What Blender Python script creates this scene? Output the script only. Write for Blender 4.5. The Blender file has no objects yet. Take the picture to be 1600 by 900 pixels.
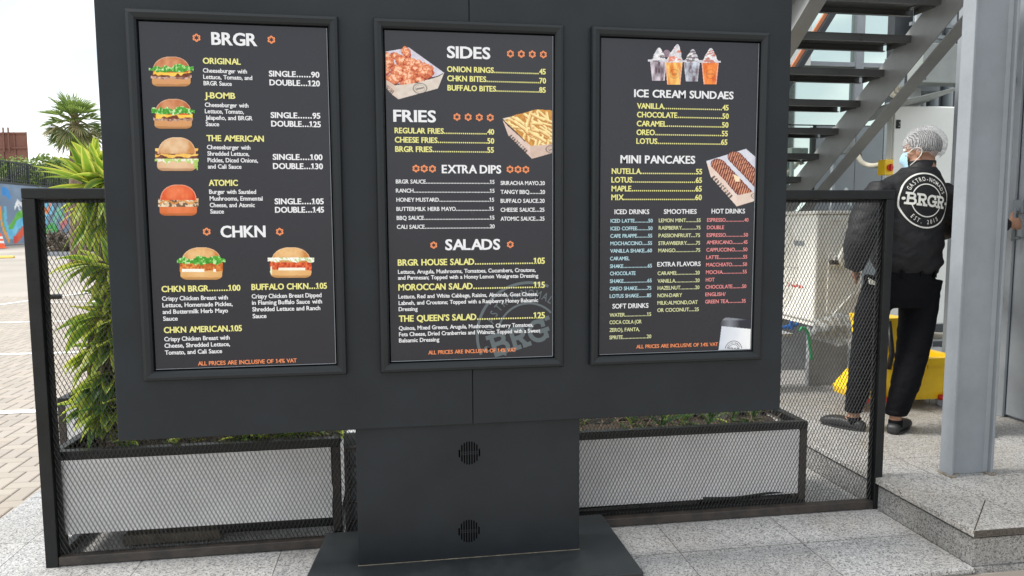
import bpy, bmesh, math, random
import numpy as np
from mathutils import Vector, Matrix, Quaternion
from mathutils.bvhtree import BVHTree

random.seed(7)
S = bpy.context.scene
COL = S.collection

# ------------------------------------------------------------ camera
FPX, CX, CY, CZ = 1116.8, 1.3244, -2.8298, 1.5          # focal length for a 1600 px wide frame
yaw, pit, rol = -0.1523, -0.0916, -0.0045
fw = Vector((-math.sin(yaw)*math.cos(pit), math.cos(yaw)*math.cos(pit), math.sin(pit)))
rt = Vector((math.cos(yaw), math.sin(yaw), 0)); up = rt.cross(fw)
r2 = rt*math.cos(rol)+up*math.sin(rol); u2 = -rt*math.sin(rol)+up*math.cos(rol)
rt, up = r2, u2
CAM = Vector((CX, CY, CZ))
cd = bpy.data.cameras.new('camera'); co = bpy.data.objects.new('camera', cd); COL.objects.link(co)
cd.sensor_fit = 'HORIZONTAL'; cd.sensor_width = 36; cd.lens = FPX/1600*36; cd.clip_start = .05; cd.clip_end = 800
co.matrix_world = Matrix(((rt.x, up.x, -fw.x, CX), (rt.y, up.y, -fw.y, CY), (rt.z, up.z, -fw.z, CZ), (0, 0, 0, 1)))
S.camera = co

# ------------------------------------------------------------ world, sun, exposure
SUN_EL, SUN_AZ = math.radians(50), math.radians(-86)     # azimuth measured from +Y towards +X
w = bpy.data.worlds.new('World'); S.world = w; w.use_nodes = True
nt = w.node_tree; N = nt.nodes; L = nt.links; N.clear()
wo = N.new('ShaderNodeOutputWorld')
sky = N.new('ShaderNodeTexSky'); sky.sky_type = 'NISHITA'; sky.sun_disc = False
sky.sun_elevation = SUN_EL; sky.sun_rotation = SUN_AZ; sky.dust_density = 2.5; sky.air_density = 1.0
b1 = N.new('ShaderNodeBackground'); b1.inputs[1].default_value = .09; L.new(sky.outputs[0], b1.inputs[0])
b2 = N.new('ShaderNodeBackground'); b2.inputs[0].default_value = (.95, .985, 1, 1); b2.inputs[1].default_value = 0.96
tc = N.new('ShaderNodeTexCoord'); mp = N.new('ShaderNodeMapping'); mp.inputs['Scale'].default_value = (1, 1, 2.2)
no = N.new('ShaderNodeTexNoise'); no.inputs['Scale'].default_value = 3.2; no.inputs['Detail'].default_value = 6
cr = N.new('ShaderNodeValToRGB'); cr.color_ramp.elements[0].position = .40; cr.color_ramp.elements[1].position = .54
cr.color_ramp.elements[0].color = (.42, .42, .42, 1)
ms = N.new('ShaderNodeMixShader')
L.new(tc.outputs['Generated'], mp.inputs[0]); L.new(mp.outputs[0], no.inputs[0]); L.new(no.outputs['Fac'], cr.inputs[0])
L.new(cr.outputs[0], ms.inputs[0]); L.new(b1.outputs[0], ms.inputs[1]); L.new(b2.outputs[0], ms.inputs[2]); L.new(ms.outputs[0], wo.inputs[0])
sd = bpy.data.lights.new('sun', 'SUN'); sd.energy = 2.2; sd.angle = math.radians(16); sd.color = (1, .965, .91)
so = bpy.data.objects.new('sun', sd); COL.objects.link(so)
sv = Vector((math.sin(SUN_AZ)*math.cos(SUN_EL), math.cos(SUN_AZ)*math.cos(SUN_EL), math.sin(SUN_EL)))
so.rotation_euler = sv.to_track_quat('Z', 'Y').to_euler(); so.location = (0, 0, 20)
S.view_settings.view_transform = 'Standard'; S.view_settings.look = 'None'; S.view_settings.gamma = 1
S.view_settings.use_curve_mapping = False; S.view_settings.exposure = 0.85

# ------------------------------------------------------------ measuring the photograph: pixel -> point on a plane
def ray(x, y): return rt*((x-800)/FPX)+up*((450-y)/FPX)+fw
def on_y(x, y, Y): d = ray(x, y); return CAM+d*((Y-CY)/d.y)
def on_z(x, y, Z): d = ray(x, y); return CAM+d*((Z-CZ)/d.z)
def on_x(x, y, X): d = ray(x, y); return CAM+d*((X-CX)/d.x)
def dep(x, y, D): return CAM+ray(x, y)*D

# ------------------------------------------------------------ materials
def lin(c):
    if isinstance(c, str): c = [int(c[i:i+2], 16)/255 for i in (0, 2, 4)]
    return tuple(v/12.92 if v <= .04045 else ((v+.055)/1.055)**2.4 for v in c)
def mat(name, col, rough=.6, metal=0, var=0, vscale=8, bump=0, bscale=60, spec=.5, coat=0, col2=None, detail=4):
    m = bpy.data.materials.new(name); m.use_nodes = True; nt = m.node_tree; b = nt.nodes['Principled BSDF']
    b.inputs['Base Color'].default_value = (*col, 1); b.inputs['Roughness'].default_value = rough; b.inputs['Metallic'].default_value = metal
    b.inputs['Specular IOR Level'].default_value = spec; b.inputs['Coat Weight'].default_value = coat
    if var or bump: tcn = nt.nodes.new('ShaderNodeTexCoord')
    if var:
        n = nt.nodes.new('ShaderNodeTexNoise'); n.inputs['Scale'].default_value = vscale; n.inputs['Detail'].default_value = detail; n.inputs['Roughness'].default_value = .62
        r = nt.nodes.new('ShaderNodeValToRGB'); r.color_ramp.elements[0].position = .3; r.color_ramp.elements[1].position = .7
        c2 = col2 or tuple(min(1, c*(1+var)) for c in col)
        c1 = col if col2 else tuple(c*(1-var) for c in col)
        r.color_ramp.elements[0].color = (*c1, 1); r.color_ramp.elements[1].color = (*c2, 1)
        nt.links.new(tcn.outputs['Object'], n.inputs['Vector']); nt.links.new(n.outputs['Fac'], r.inputs[0]); nt.links.new(r.outputs[0], b.inputs['Base Color'])
        mr = nt.nodes.new('ShaderNodeMapRange'); mr.inputs[3].default_value = max(.03, rough-.1); mr.inputs[4].default_value = min(1, rough+.12)
        nt.links.new(n.outputs['Fac'], mr.inputs[0]); nt.links.new(mr.outputs[0], b.inputs['Roughness'])
    if bump:
        n2 = nt.nodes.new('ShaderNodeTexNoise'); n2.inputs['Scale'].default_value = bscale; n2.inputs['Detail'].default_value = 3
        bp = nt.nodes.new('ShaderNodeBump'); bp.inputs['Strength'].default_value = bump; bp.inputs['Distance'].default_value = .01
        nt.links.new(tcn.outputs['Object'], n2.inputs['Vector']); nt.links.new(n2.outputs['Fac'], bp.inputs['Height']); nt.links.new(bp.outputs[0], b.inputs['Normal'])
    return m
def attr_mat(name, rough=.5, spec=.5, trans=0):
    m = bpy.data.materials.new(name); m.use_nodes = True; nt = m.node_tree; b = nt.nodes['Principled BSDF']
    a = nt.nodes.new('ShaderNodeAttribute'); a.attribute_name = 'Col'
    nt.links.new(a.outputs['Color'], b.inputs['Base Color']); b.inputs['Roughness'].default_value = rough; b.inputs['Specular IOR Level'].default_value = spec
    if trans:
        tr = nt.nodes.new('ShaderNodeBsdfTranslucent'); mx = nt.nodes.new('ShaderNodeMixShader'); mx.inputs[0].default_value = trans
        nt.links.new(a.outputs['Color'], tr.inputs[0]); nt.links.new(b.outputs[0], mx.inputs[1]); nt.links.new(tr.outputs[0], mx.inputs[2])
        nt.links.new(mx.outputs[0], nt.nodes['Material Output'].inputs[0])
    return m
def granite(name, ox, oy, size, tint=(1, 1, 1), joints=True, dark=1):
    m = bpy.data.materials.new(name); m.use_nodes = True; nt = m.node_tree; nd = nt.nodes; lk = nt.links; b = nd['Principled BSDF']
    t = nd.new('ShaderNodeTexCoord')
    v = nd.new('ShaderNodeTexVoronoi'); v.inputs['Scale'].default_value = 170
    sp = nd.new('ShaderNodeSeparateColor'); lk.new(t.outputs['Object'], v.inputs['Vector']); lk.new(v.outputs['Color'], sp.inputs[0])
    r = nd.new('ShaderNodeValToRGB'); r.color_ramp.interpolation = 'LINEAR'
    e = r.color_ramp.elements
    e[0].position = .0; e[0].color = (.11*tint[0]*dark, .11*tint[1]*dark, .115*tint[2]*dark, 1)
    e[1].position = 1; e[1].color = (.63*tint[0]*dark, .62*tint[1]*dark, .61*tint[2]*dark, 1)
    for p, c in ((.14, .2), (.28, .36), (.65, .46)):
        q = e.new(p); q.color = (c*tint[0]*dark, c*tint[1]*dark, c*tint[2]*dark, 1)
    n = nd.new('ShaderNodeTexNoise'); n.inputs['Scale'].default_value = 260; n.inputs['Detail'].default_value = 2
    ad = nd.new('ShaderNodeMath'); ad.operation = 'MULTIPLY_ADD'; ad.inputs[1].default_value = .9; 
    sb = nd.new('ShaderNodeMath'); sb.operation = 'SUBTRACT'; sb.inputs[1].default_value = .45
    lk.new(t.outputs['Object'], n.inputs['Vector']); lk.new(n.outputs['Fac'], ad.inputs[0]); lk.new(sp.outputs[0], ad.inputs[2]); lk.new(ad.outputs[0], sb.inputs[0]); lk.new(sb.outputs[0], r.inputs[0])
    # large stains and wear
    n3 = nd.new('ShaderNodeTexNoise'); n3.inputs['Scale'].default_value = 1.7; n3.inputs['Detail'].default_value = 5
    r3 = nd.new('ShaderNodeValToRGB'); r3.color_ramp.elements[0].position = .35; r3.color_ramp.elements[0].color = (.86, .84, .80, 1); r3.color_ramp.elements[1].position = .6; r3.color_ramp.elements[1].color = (1, 1, 1, 1)
    lk.new(t.outputs['Object'], n3.inputs['Vector']); lk.new(n3.outputs['Fac'], r3.inputs[0])
    mu = nd.new('ShaderNodeMix'); mu.data_type = 'RGBA'; mu.blend_type = 'MULTIPLY'; mu.inputs[0].default_value = 1
    lk.new(r.outputs[0], mu.inputs[6]); lk.new(r3.outputs[0], mu.inputs[7])
    out = mu.outputs[2]
    if joints:
        mpn = nd.new('ShaderNodeMapping'); mpn.inputs['Location'].default_value = (-ox, -oy, 0)
        bk = nd.new('ShaderNodeTexBrick'); bk.offset = 0; bk.inputs['Scale'].default_value = 1; bk.inputs['Mortar Size'].default_value = .0022; bk.inputs['Mortar Smooth'].default_value = .3
        bk.inputs['Brick Width'].default_value = size; bk.inputs['Row Height'].default_value = size
        bk.inputs['Color1'].default_value = (1, 1, 1, 1); bk.inputs['Color2'].default_value = (.86, .86, .87, 1); bk.inputs['Mortar'].default_value = (.18, .16, .14, 1)
        lk.new(t.outputs['Object'], mpn.inputs[0]); lk.new(mpn.outputs[0], bk.inputs['Vector'])
        m2 = nd.new('ShaderNodeMix'); m2.data_type = 'RGBA'; m2.blend_type = 'MULTIPLY'; m2.inputs[0].default_value = 1
        lk.new(out, m2.inputs[6]); lk.new(bk.outputs['Color'], m2.inputs[7]); out = m2.outputs[2]
    lk.new(out, b.inputs['Base Color'])
    mr = nd.new('ShaderNodeMapRange'); mr.inputs[3].default_value = .38; mr.inputs[4].default_value = .62; lk.new(n3.outputs['Fac'], mr.inputs[0]); lk.new(mr.outputs[0], b.inputs['Roughness'])
    return m

M = {}
M['char'] = mat('charcoal_paint', (.0135, .0172, .0208), .45, spec=.3, var=.32, vscale=2.6, bump=.03, bscale=90, detail=7)
M['frame'] = mat('black_frame_lacquer', (.0105, .0135, .016), .38, var=.1, vscale=5, spec=.35)
M['poster'] = mat('poster_print', (.021, .0208, .028), .25, var=.06, vscale=2, coat=.0, spec=.42)
M['dark'] = mat('gap_shade_black', (.002, .002, .0025), .9, spec=.05)  # near-black that paints the shade inside slots and gaps
M['plate'] = mat('dusty_charcoal_plate', (.012, .0155, .0185), .42, spec=.35, var=.45, vscale=7, col2=(.03, .034, .036), detail=9)
M['black'] = mat('black_steel', (.007, .0078, .0085), .42, spec=.35, var=.5, vscale=9, bump=.15, bscale=40, detail=8)
M['mesh'] = mat('expanded_mesh_steel', (.042, .041, .039), .42, metal=.3, var=.35, vscale=30)
M['rust'] = mat('dusty_black_steel', (.02, .019, .018), .6, var=.2, vscale=14, col2=(.065, .05, .04), bump=.3, bscale=60, detail=9)
M['tray'] = mat('dirty_brown_metal', (.12, .1, .075), .8, var=.5, vscale=12, bump=.4, detail=8)
M['panel'] = mat('white_board', (.73, .72, .72), .5, var=.13, vscale=2.6, detail=10)
M['soil'] = mat('planter_soil', (.05, .037, .026), .95, var=.5, vscale=30, bump=.8, bscale=50)
M['steel'] = mat('grey_painted_steel', (.24, .262, .285), .38, var=.12, vscale=3.5, bump=.16, bscale=35, detail=7)
M['stair'] = mat('grey_stair_steel', (.23, .235, .23), .33, var=.14, vscale=5, bump=.06, bscale=25, detail=7)
M['tread'] = mat('shade_darkened_tread_steel', (.085, .087, .085), .3, var=.2, vscale=5, bump=.06, bscale=25, detail=7)  # darker than the stringers: shade on the treads is put into the colour
M['rustor'] = mat('dull_orange_paint', (.5, .17, .07), .6, var=.15)
M['wallgrey'] = mat('grey_metal_panel', (.17, .195, .21), .35, var=.08, vscale=2.5, bump=.04, bscale=12)
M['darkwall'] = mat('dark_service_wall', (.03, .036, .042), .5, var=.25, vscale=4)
M['cab'] = mat('cream_white_enamel', (.78, .8, .77), .4, var=.04, vscale=3, detail=7)
M['acw'] = mat('aged_white_plastic', (.8, .78, .71), .45, var=.07, vscale=5, detail=8)
M['box'] = mat('pale_grey_box', (.25, .275, .265), .4, var=.12, vscale=6, detail=8)
M['seal'] = mat('dirty_sealant', (.2, .17, .13), .8, var=.5, vscale=25, bump=.4)
M['cond'] = mat('beige_conduit', (.5, .46, .37), .5, var=.1, vscale=12)
M['pvc'] = mat('grey_pvc', (.3, .31, .32), .4, var=.15, vscale=9)
M['yel'] = mat('yellow_plastic', (.9, .58, .012), .35, var=.1, vscale=5, bump=.04, bscale=30, detail=8)
M['red'] = mat('red_plastic', (.62, .03, .02), .4)
M['orange'] = mat('orange_plastic', (.85, .12, .03), .45, var=.08)
M['white'] = mat('white_reflector', (.8, .8, .8), .5)
M['skin'] = mat('skin', (.36, .19, .12), .5, var=.1, vscale=12, bump=.05, bscale=200)
M['jacket'] = mat('black_jacket_cloth', (.0125, .0125, .0145), .62, spec=.35, var=.25, vscale=20, bump=.35, bscale=35)
M['trouser'] = mat('black_denim', (.003, .0033, .005), .85, spec=.2, var=.3, vscale=30, bump=.3, bscale=120)
M['clog'] = mat('dark_rubber', (.02, .021, .022), .5, var=.1, vscale=20)
M['hair'] = mat('dark_hair', (.012, .01, .009), .6, bump=.4, bscale=200)
M['mask'] = mat('blue_face_mask', (.4, .62, .75), .8)
M['thread'] = mat('white_print', (.78, .77, .72), .7)
M['paper'] = mat('white_paper', (.75, .73, .62), .8, var=.1, vscale=80)
M['bag'] = mat('clear_plastic_bag', (.6, .62, .62), .15)
M['blue'] = mat('blue_plastic', (.02, .12, .4), .4)
M['green'] = mat('green_hose', (.02, .3, .12), .45)
M['tank'] = mat('rusty_brown_steel', (.2, .085, .06), .7, var=.25, vscale=.35, detail=8)
M['bark'] = mat('palm_bark', (.17, .12, .08), .9, var=.3, vscale=6, bump=.6, bscale=12)
M['stem'] = mat('green_brown_stem', (.13, .11, .06), .7, var=.3, vscale=20)
M['kerb'] = mat('grey_kerb', (.28, .3, .33), .8, var=.15, vscale=.6)
M['line'] = mat('white_road_paint', (.72, .71, .68), .7, var=.12, vscale=12, detail=8)
M['kyel'] = mat('yellow_road_paint', (.62, .42, .1), .7, var=.2, vscale=4)
M['leaf'] = attr_mat('leaf', .42, .4, .42)
M['paver'] = attr_mat('paver', .8, .3)
M['print'] = attr_mat('picture_print', .34, .45)
M['muralpaint'] = attr_mat('mural_paint', .7, .3)
M['t_white'] = mat('white_ink', (.8, .8, .82), .5)
M['t_yel'] = mat('yellow_ink', (.8, .76, .26), .5)
M['t_or'] = mat('orange_ink', (.85, .27, .1), .5)
M['t_cy'] = mat('cyan_ink', (.46, .68, .75), .5)
M['t_pk'] = mat('pink_ink', (.8, .27, .27), .5)
M['t_gr'] = mat('pale_yellow_ink', (.66, .68, .36), .5)
M['t_wm'] = mat('grey_watermark_ink', (.10, .125, .135), .4)
M['t_dk'] = mat('dark_ink', (.03, .03, .03), .6)
M['granite'] = granite('speckled_granite', 3.15, .147, .6, dark=.95)
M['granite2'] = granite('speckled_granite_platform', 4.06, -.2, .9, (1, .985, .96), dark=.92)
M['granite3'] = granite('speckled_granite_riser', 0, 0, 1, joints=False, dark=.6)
def glass_mat():
    m = bpy.data.materials.new('tinted_window_glass'); m.use_nodes = True; b = m.node_tree.nodes['Principled BSDF']
    b.inputs['Base Color'].default_value = (.66, .76, .69, 1); b.inputs['Roughness'].default_value = .05; b.inputs['Specular IOR Level'].default_value = 1; b.inputs['Metallic'].default_value = .85
    return m
M['glass'] = glass_mat()
def net_mat(name, col, alpha, sc):
    m = bpy.data.materials.new(name); m.use_nodes = True; nt = m.node_tree; b = nt.nodes['Principled BSDF']
    b.inputs['Base Color'].default_value = (*col, 1); b.inputs['Roughness'].default_value = .45
    t = nt.nodes.new('ShaderNodeTexCoord'); wv = nt.nodes.new('ShaderNodeTexWave'); wv.inputs['Scale'].default_value = sc; wv.inputs['Distortion'].default_value = 4.5; wv.inputs['Detail'].default_value = 3; wv.inputs['Detail Scale'].default_value = 1.5
    mr = nt.nodes.new('ShaderNodeMapRange'); mr.inputs[3].default_value = alpha[0]; mr.inputs[4].default_value = alpha[1]
    nt.links.new(t.outputs['Object'], wv.inputs[0]); nt.links.new(wv.outputs['Fac'], mr.inputs[0]); nt.links.new(mr.outputs[0], b.inputs['Alpha'])
    bp = nt.nodes.new('ShaderNodeBump'); bp.inputs['Strength'].default_value = .6; bp.inputs['Distance'].default_value = .006
    nt.links.new(wv.outputs['Fac'], bp.inputs['Height']); nt.links.new(bp.outputs[0], b.inputs['Normal'])
    return m
M['net'] = net_mat('white_hair_net', (.72, .72, .73), (.16, .56), 40)
M['film'] = net_mat('crumpled_clear_film', (.5, .52, .52), (.12, .5), 5)

# ------------------------------------------------------------ mesh builder and scene tree
class MB:
    def __init__(s): s.v = []; s.f = []; s.m = []; s.c = {}; s.mi = 0
    def add(s, vs, fs, col=None):
        o = len(s.v); s.v += [tuple(p) for p in vs]
        for f in fs: s.f.append([i+o for i in f]); s.m.append(s.mi)
        if col is not None:
            for i in range(len(vs)): s.c[o+i] = col
        return s
    def box(s, x0, x1, y0, y1, z0, z1, X=None):
        vs = [Vector((x, y, z)) for z in (z0, z1) for y in (y0, y1) for x in (x0, x1)]
        if X is not None: vs = [X @ p for p in vs]
        return s.add(vs, [(0, 2, 3, 1), (4, 5, 7, 6), (0, 1, 5, 4), (2, 6, 7, 3), (0, 4, 6, 2), (1, 3, 7, 5)])
    def bar(s, p, q, w, h=None, upv=(0, 0, 1)):
        p, q = Vector(p), Vector(q); d = q-p; L = d.length; d.normalize(); u = Vector(upv)
        if abs(d.dot(u)) > .98: u = Vector((0, 1, 0))
        sd = d.cross(u).normalized(); u = sd.cross(d); h = h or w
        X = Matrix(((sd.x, d.x, u.x, p.x), (sd.y, d.y, u.y, p.y), (sd.z, d.z, u.z, p.z), (0, 0, 0, 1)))
        return s.box(-w/2, w/2, 0, L, -h/2, h/2, X)
    def tube(s, pts, r, n=10, caps=True, side=None, col=None):
        pts = [Vector(p) for p in pts]; k = len(pts)
        rr = r if isinstance(r, (list, tuple)) else [r]*k
        rings = []; prev = None
        for i, p in enumerate(pts):
            t = (pts[min(i+1, k-1)]-pts[max(i-1, 0)]).normalized()
            ref = Vector(side) if side else (prev if prev is not None else (Vector((1, 0, 0)) if abs(t.x) < .9 else Vector((0, 1, 0))))
            a = (ref-t*ref.dot(t)).normalized(); b = t.cross(a); prev = a
            ra, rb = rr[i] if isinstance(rr[i], (list, tuple)) else (rr[i], rr[i])
            rings.append([p+a*(ra*math.cos(2*math.pi*j/n))+b*(rb*math.sin(2*math.pi*j/n)) for j in range(n)])
        return s.loft(rings, caps, col)
    def loft(s, rings, caps=True, col=None):
        n = len(rings[0]); vs = [p for r in rings for p in r]; fs = []
        for i in range(len(rings)-1):
            for j in range(n):
                a = i*n+j; b = i*n+(j+1) % n; fs.append((a, b, b+n, a+n))
        if caps: fs.append(tuple(range(n-1, -1, -1))); fs.append(tuple(range((len(rings)-1)*n, len(rings)*n)))
        return s.add(vs, fs, col)
    def poly(s, pts, thick):                      # pts: closed 3-D outline, thick: vector
        t = Vector(thick); n = len(pts); a = [Vector(p) for p in pts]
        return s.add(a+[p+t for p in a], [tuple(range(n-1, -1, -1)), tuple(range(n, 2*n))]+[(i, (i+1) % n, (i+1) % n+n, i+n) for i in range(n)])
    def ball(s, c, r, n=12, X=None, col=None):
        c = Vector(c); r = (r, r, r) if not isinstance(r, (tuple, list)) else r; rings = []
        for i in range(n//2+1):
            th = math.pi*(.001+.998*i/(n//2)); rings.append([])
            for j in range(n):
                ph = 2*math.pi*j/n; q = Vector((r[0]*math.sin(th)*math.cos(ph), r[1]*math.sin(th)*math.sin(ph), -r[2]*math.cos(th)))
                rings[-1].append(c+(X @ q if X is not None else q))
        return s.loft(rings, True, col)
    def build(s, name, mats, parent=None, smooth=False, bevel=0, seg=2, remesh=0, smooth_it=0, disp=None):
        org = Vector(parent['_o']) if parent is not None else Vector((0, 0, 0))
        me = bpy.data.meshes.new(name); me.from_pydata([tuple(Vector(p)-org) for p in s.v], [], s.f)
        for m in (mats if isinstance(mats, (list, tuple)) else [mats]): me.materials.append(m)
        me.polygons.foreach_set('material_index', s.m)
        if s.c:
            ca = me.color_attributes.new('Col', 'FLOAT_COLOR', 'POINT'); arr = np.ones((len(s.v), 4), np.float32); arr[:, :3] = .5
            for i, c in s.c.items(): arr[i, :3] = c
            ca.data.foreach_set('color', arr.ravel())
        me.update()
        o = bpy.data.objects.new(name, me); COL.objects.link(o)
        if remesh or bevel:
            if remesh:
                md = o.modifiers.new('r', 'REMESH'); md.mode = 'VOXEL'; md.voxel_size = remesh
                if smooth_it: q = o.modifiers.new('s', 'SMOOTH'); q.iterations = smooth_it; q.factor = .5
            if bevel:
                bm = bmesh.new(); bm.from_mesh(me); bmesh.ops.recalc_face_normals(bm, faces=bm.faces); bm.to_mesh(me); bm.free()
                md = o.modifiers.new('b', 'BEVEL'); md.width = bevel; md.segments = seg; md.limit_method = 'ANGLE'; md.angle_limit = math.radians(40)
            dg = bpy.context.evaluated_depsgraph_get(); dg.update()
            m2 = bpy.data.meshes.new_from_object(o.evaluated_get(dg)); o.modifiers.clear(); o.data = m2; bpy.data.meshes.remove(me); me = m2; me.name = name
            if not len(me.materials):
                for m in (mats if isinstance(mats, (list, tuple)) else [mats]): me.materials.append(m)
        else:
            bm = bmesh.new(); bm.from_mesh(me)
            if not s.c and len(s.f) < 60000: bmesh.ops.recalc_face_normals(bm, faces=bm.faces)
            bm.to_mesh(me); bm.free()
        if disp:
            vs = np.empty(len(me.vertices)*3); me.vertices.foreach_get('co', vs); ns = np.empty(len(me.vertices)*3); me.vertex_normals.foreach_get('vector', ns)
            vs = vs.reshape(-1, 3); ns = ns.reshape(-1, 3); vs = vs+ns*disp(vs)[:, None]; me.vertices.foreach_set('co', vs.ravel()); me.update()
        if smooth: me.polygons.foreach_set('use_smooth', [True]*len(me.polygons))
        if parent is not None: o.parent = parent; o['_o'] = tuple(org)
        else: o['_o'] = (0, 0, 0)
        return o
def thing(name, label, cat, loc, group=None):
    o = bpy.data.objects.new(name, None); COL.objects.link(o); o.location = loc; o['_o'] = tuple(loc); o.empty_display_size = .1
    o['label'] = label; o['category'] = cat
    if group: o['group'] = group
    return o
def tag(o, label, cat, group=None):
    o['label'] = label; o['category'] = cat
    if group: o['group'] = group
    return o
def recentre(o):                                   # put a single-mesh thing's origin at the middle of its base
    vs = [v.co for v in o.data.vertices]
    c = Vector(((min(v.x for v in vs)+max(v.x for v in vs))/2, (min(v.y for v in vs)+max(v.y for v in vs))/2, min(v.z for v in vs)))
    o.data.transform(Matrix.Translation(-c)); o.location = c; return o
def struct(o): o['kind'] = 'structure'; return o
def stuff(o): o['kind'] = 'stuff'; return o
def spline(pts, k=6):
    P = [Vector(p) for p in pts]; out = []
    for i in range(len(P)-1):
        a, b, c, d = P[max(i-1, 0)], P[i], P[i+1], P[min(i+2, len(P)-1)]
        for j in range(k):
            t = j/k; out.append(.5*((2*b)+(c-a)*t+(2*a-5*b+4*c-d)*t*t+(3*b-a-3*c+d)*t**3))
    return out+[P[-1]]
def vlerp(vals, k=6):
    out = []
    for i in range(len(vals)-1):
        for j in range(k):
            t = j/k; a, b = vals[i], vals[i+1]
            out.append(tuple(x*(1-t)+y*t for x, y in zip(a, b)) if isinstance(a, tuple) else a*(1-t)+b*t)
    return out+[vals[-1]]
# value noise for painted pictures and cloth folds
def vnoise(x, y, seed=0):
    xi = np.floor(x).astype(np.int64); yi = np.floor(y).astype(np.int64); fx = x-xi; fy = y-yi
    def h(a, b):
        n = (a*374761393+b*668265263+seed*974711) & 0x7fffffff; n = ((n ^ (n >> 13))*1274126177) & 0x7fffffff; return ((n ^ (n >> 16)) & 0xffff)/65535.
    fx = fx*fx*(3-2*fx); fy = fy*fy*(3-2*fy)
    return (h(xi, yi)*(1-fx)+h(xi+1, yi)*fx)*(1-fy)+(h(xi, yi+1)*(1-fx)+h(xi+1, yi+1)*fx)*fy
def fbm(x, y, seed=0, o=3): return sum(vnoise(x*2**i, y*2**i, seed+i)/2**i for i in range(o))/(2-2**(1-o))
PZ = .17                                          # height of the granite platform
PX, PY = 3.735, -.2                               # its corner
# ------------------------------------------------------------ ground
def ground_mat():
    m = bpy.data.materials.new('beige_block_ground'); m.use_nodes = True; nt = m.node_tree; b = nt.nodes['Principled BSDF']
    t = nt.nodes.new('ShaderNodeTexCoord'); n = nt.nodes.new('ShaderNodeTexNoise'); n.inputs['Scale'].default_value = .25; n.inputs['Detail'].default_value = 8
    r = nt.nodes.new('ShaderNodeValToRGB'); r.color_ramp.elements[0].color = (.3, .27, .235, 1); r.color_ramp.elements[1].color = (.40, .36, .315, 1)
    r.color_ramp.elements[0].position = .35; r.color_ramp.elements[1].position = .65
    nt.links.new(t.outputs['Object'], n.inputs[0]); nt.links.new(n.outputs['Fac'], r.inputs[0]); nt.links.new(r.outputs[0], b.inputs['Base Color']); b.inputs['Roughness'].default_value = .85
    return m
g = MB()
g.add([(-400, PY, -.03), (400, PY, -.03), (400, 500, -.03), (-400, 500, -.03)], [(0, 1, 2, 3)])
g.add([(-400, -200, -.4), (400, -200, -.4), (400, PY, -.4), (-400, PY, -.4)], [(0, 1, 2, 3)])
g.add([(-400, PY, -.4), (400, PY, -.4), (400, PY, -.03), (-400, PY, -.03)], [(0, 1, 2, 3)])
struct(g.build('ground', ground_mat()))
# interlocking block paving of the car park, laid in herringbone
pv = MB(); rnd = random.Random(3)
ca, sa = math.cos(math.radians(1.5)), math.sin(math.radians(1.5)); Wd = .1; gp = .0032
pal = [(.37, .33, .285), (.385, .34, .295), (.36, .32, .28), (.375, .33, .28), (.39, .35, .30), (.37, .33, .29)]
for i in range(-75, 20):
    for j in range(5, 150):
        k = (i-j) % 4
        if k not in (0, 3): continue
        lx, ly = (2, 1) if k == 0 else (1, 2)
        cx_, cy_ = (i+lx/2)*Wd, (j+ly/2)*Wd
        X, Y = cx_*ca-cy_*sa-2.2, cx_*sa+cy_*ca-1.0
        if not (-8.5 < X < -.62 and -.1 < Y < 13.5): continue
        if X < -1.5-(Y+2.8)*.62: continue                    # left of the frame
        c = rnd.choice(pal); f = rnd.uniform(.92, 1.06); c = tuple(v*f for v in c); q = []
        for zz, e in ((-.03, 0), (-.010, 0), (-.006, .006)):
            for a, b in ((i*Wd+gp+e, j*Wd+gp+e), ((i+lx)*Wd-gp-e, j*Wd+gp+e), ((i+lx)*Wd-gp-e, (j+ly)*Wd-gp-e), (i*Wd+gp+e, (j+ly)*Wd-gp-e)):
                q.append((a*ca-b*sa-2.2, a*sa+b*ca-1.0, zz))
        pv.add(q, [(0, 1, 5, 4), (1, 2, 6, 5), (2, 3, 7, 6), (3, 0, 4, 7), (4, 5, 9, 8), (5, 6, 10, 9), (6, 7, 11, 10), (7, 4, 8, 11), (8, 9, 10, 11)], c)
struct(pv.build('block_paving', M['paver']))
ln = MB()
for y0, xa, xb in ((3.36, -7, 2.6), (6.19, -9, 2.6), (9.17, -9, 2.6), (12.1, -5.5, 2.6)):
    ln.add([(xa, y0-.055, -.002), (xb, y0-.055, -.002), (xb, y0+.055, -.002), (xa, y0+.055, -.002)], [(0, 1, 2, 3)])
ln.add([(-6.3, 11.7, -.0018), (-6.17, 11.7, -.0018), (-5.5, 14.3, -.0018), (-5.63, 14.3, -.0018)], [(0, 1, 2, 3)])
struct(ln.build('parking_line', M['line']))
pt = MB(); pt.box(-.735, PX+.02, PY, 8, -.02, 0); pt.box(-.735, PX+.02, PY+.012, PY+.03, -.4, -.0205)
struct(pt.build('granite_floor', M['granite'], bevel=.003, seg=1))
pl = MB(); pl.box(PX, 13, PY, 9, PZ-.032, PZ)
pl2 = MB(); pl2.box(PX+.019, 13, PY+.019, 9, -.002, PZ-.046); pl2.box(PX+.019, 13, PY+.008, 1, -.4, -.003)
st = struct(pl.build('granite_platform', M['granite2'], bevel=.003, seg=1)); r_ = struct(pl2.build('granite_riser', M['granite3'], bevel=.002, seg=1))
gr = MB(); gr.box(PX+.027, 12.9, PY+.027, 8.9, PZ-.0455, PZ-.0325); struct(gr.build('riser_joint', M['soil']))
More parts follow.
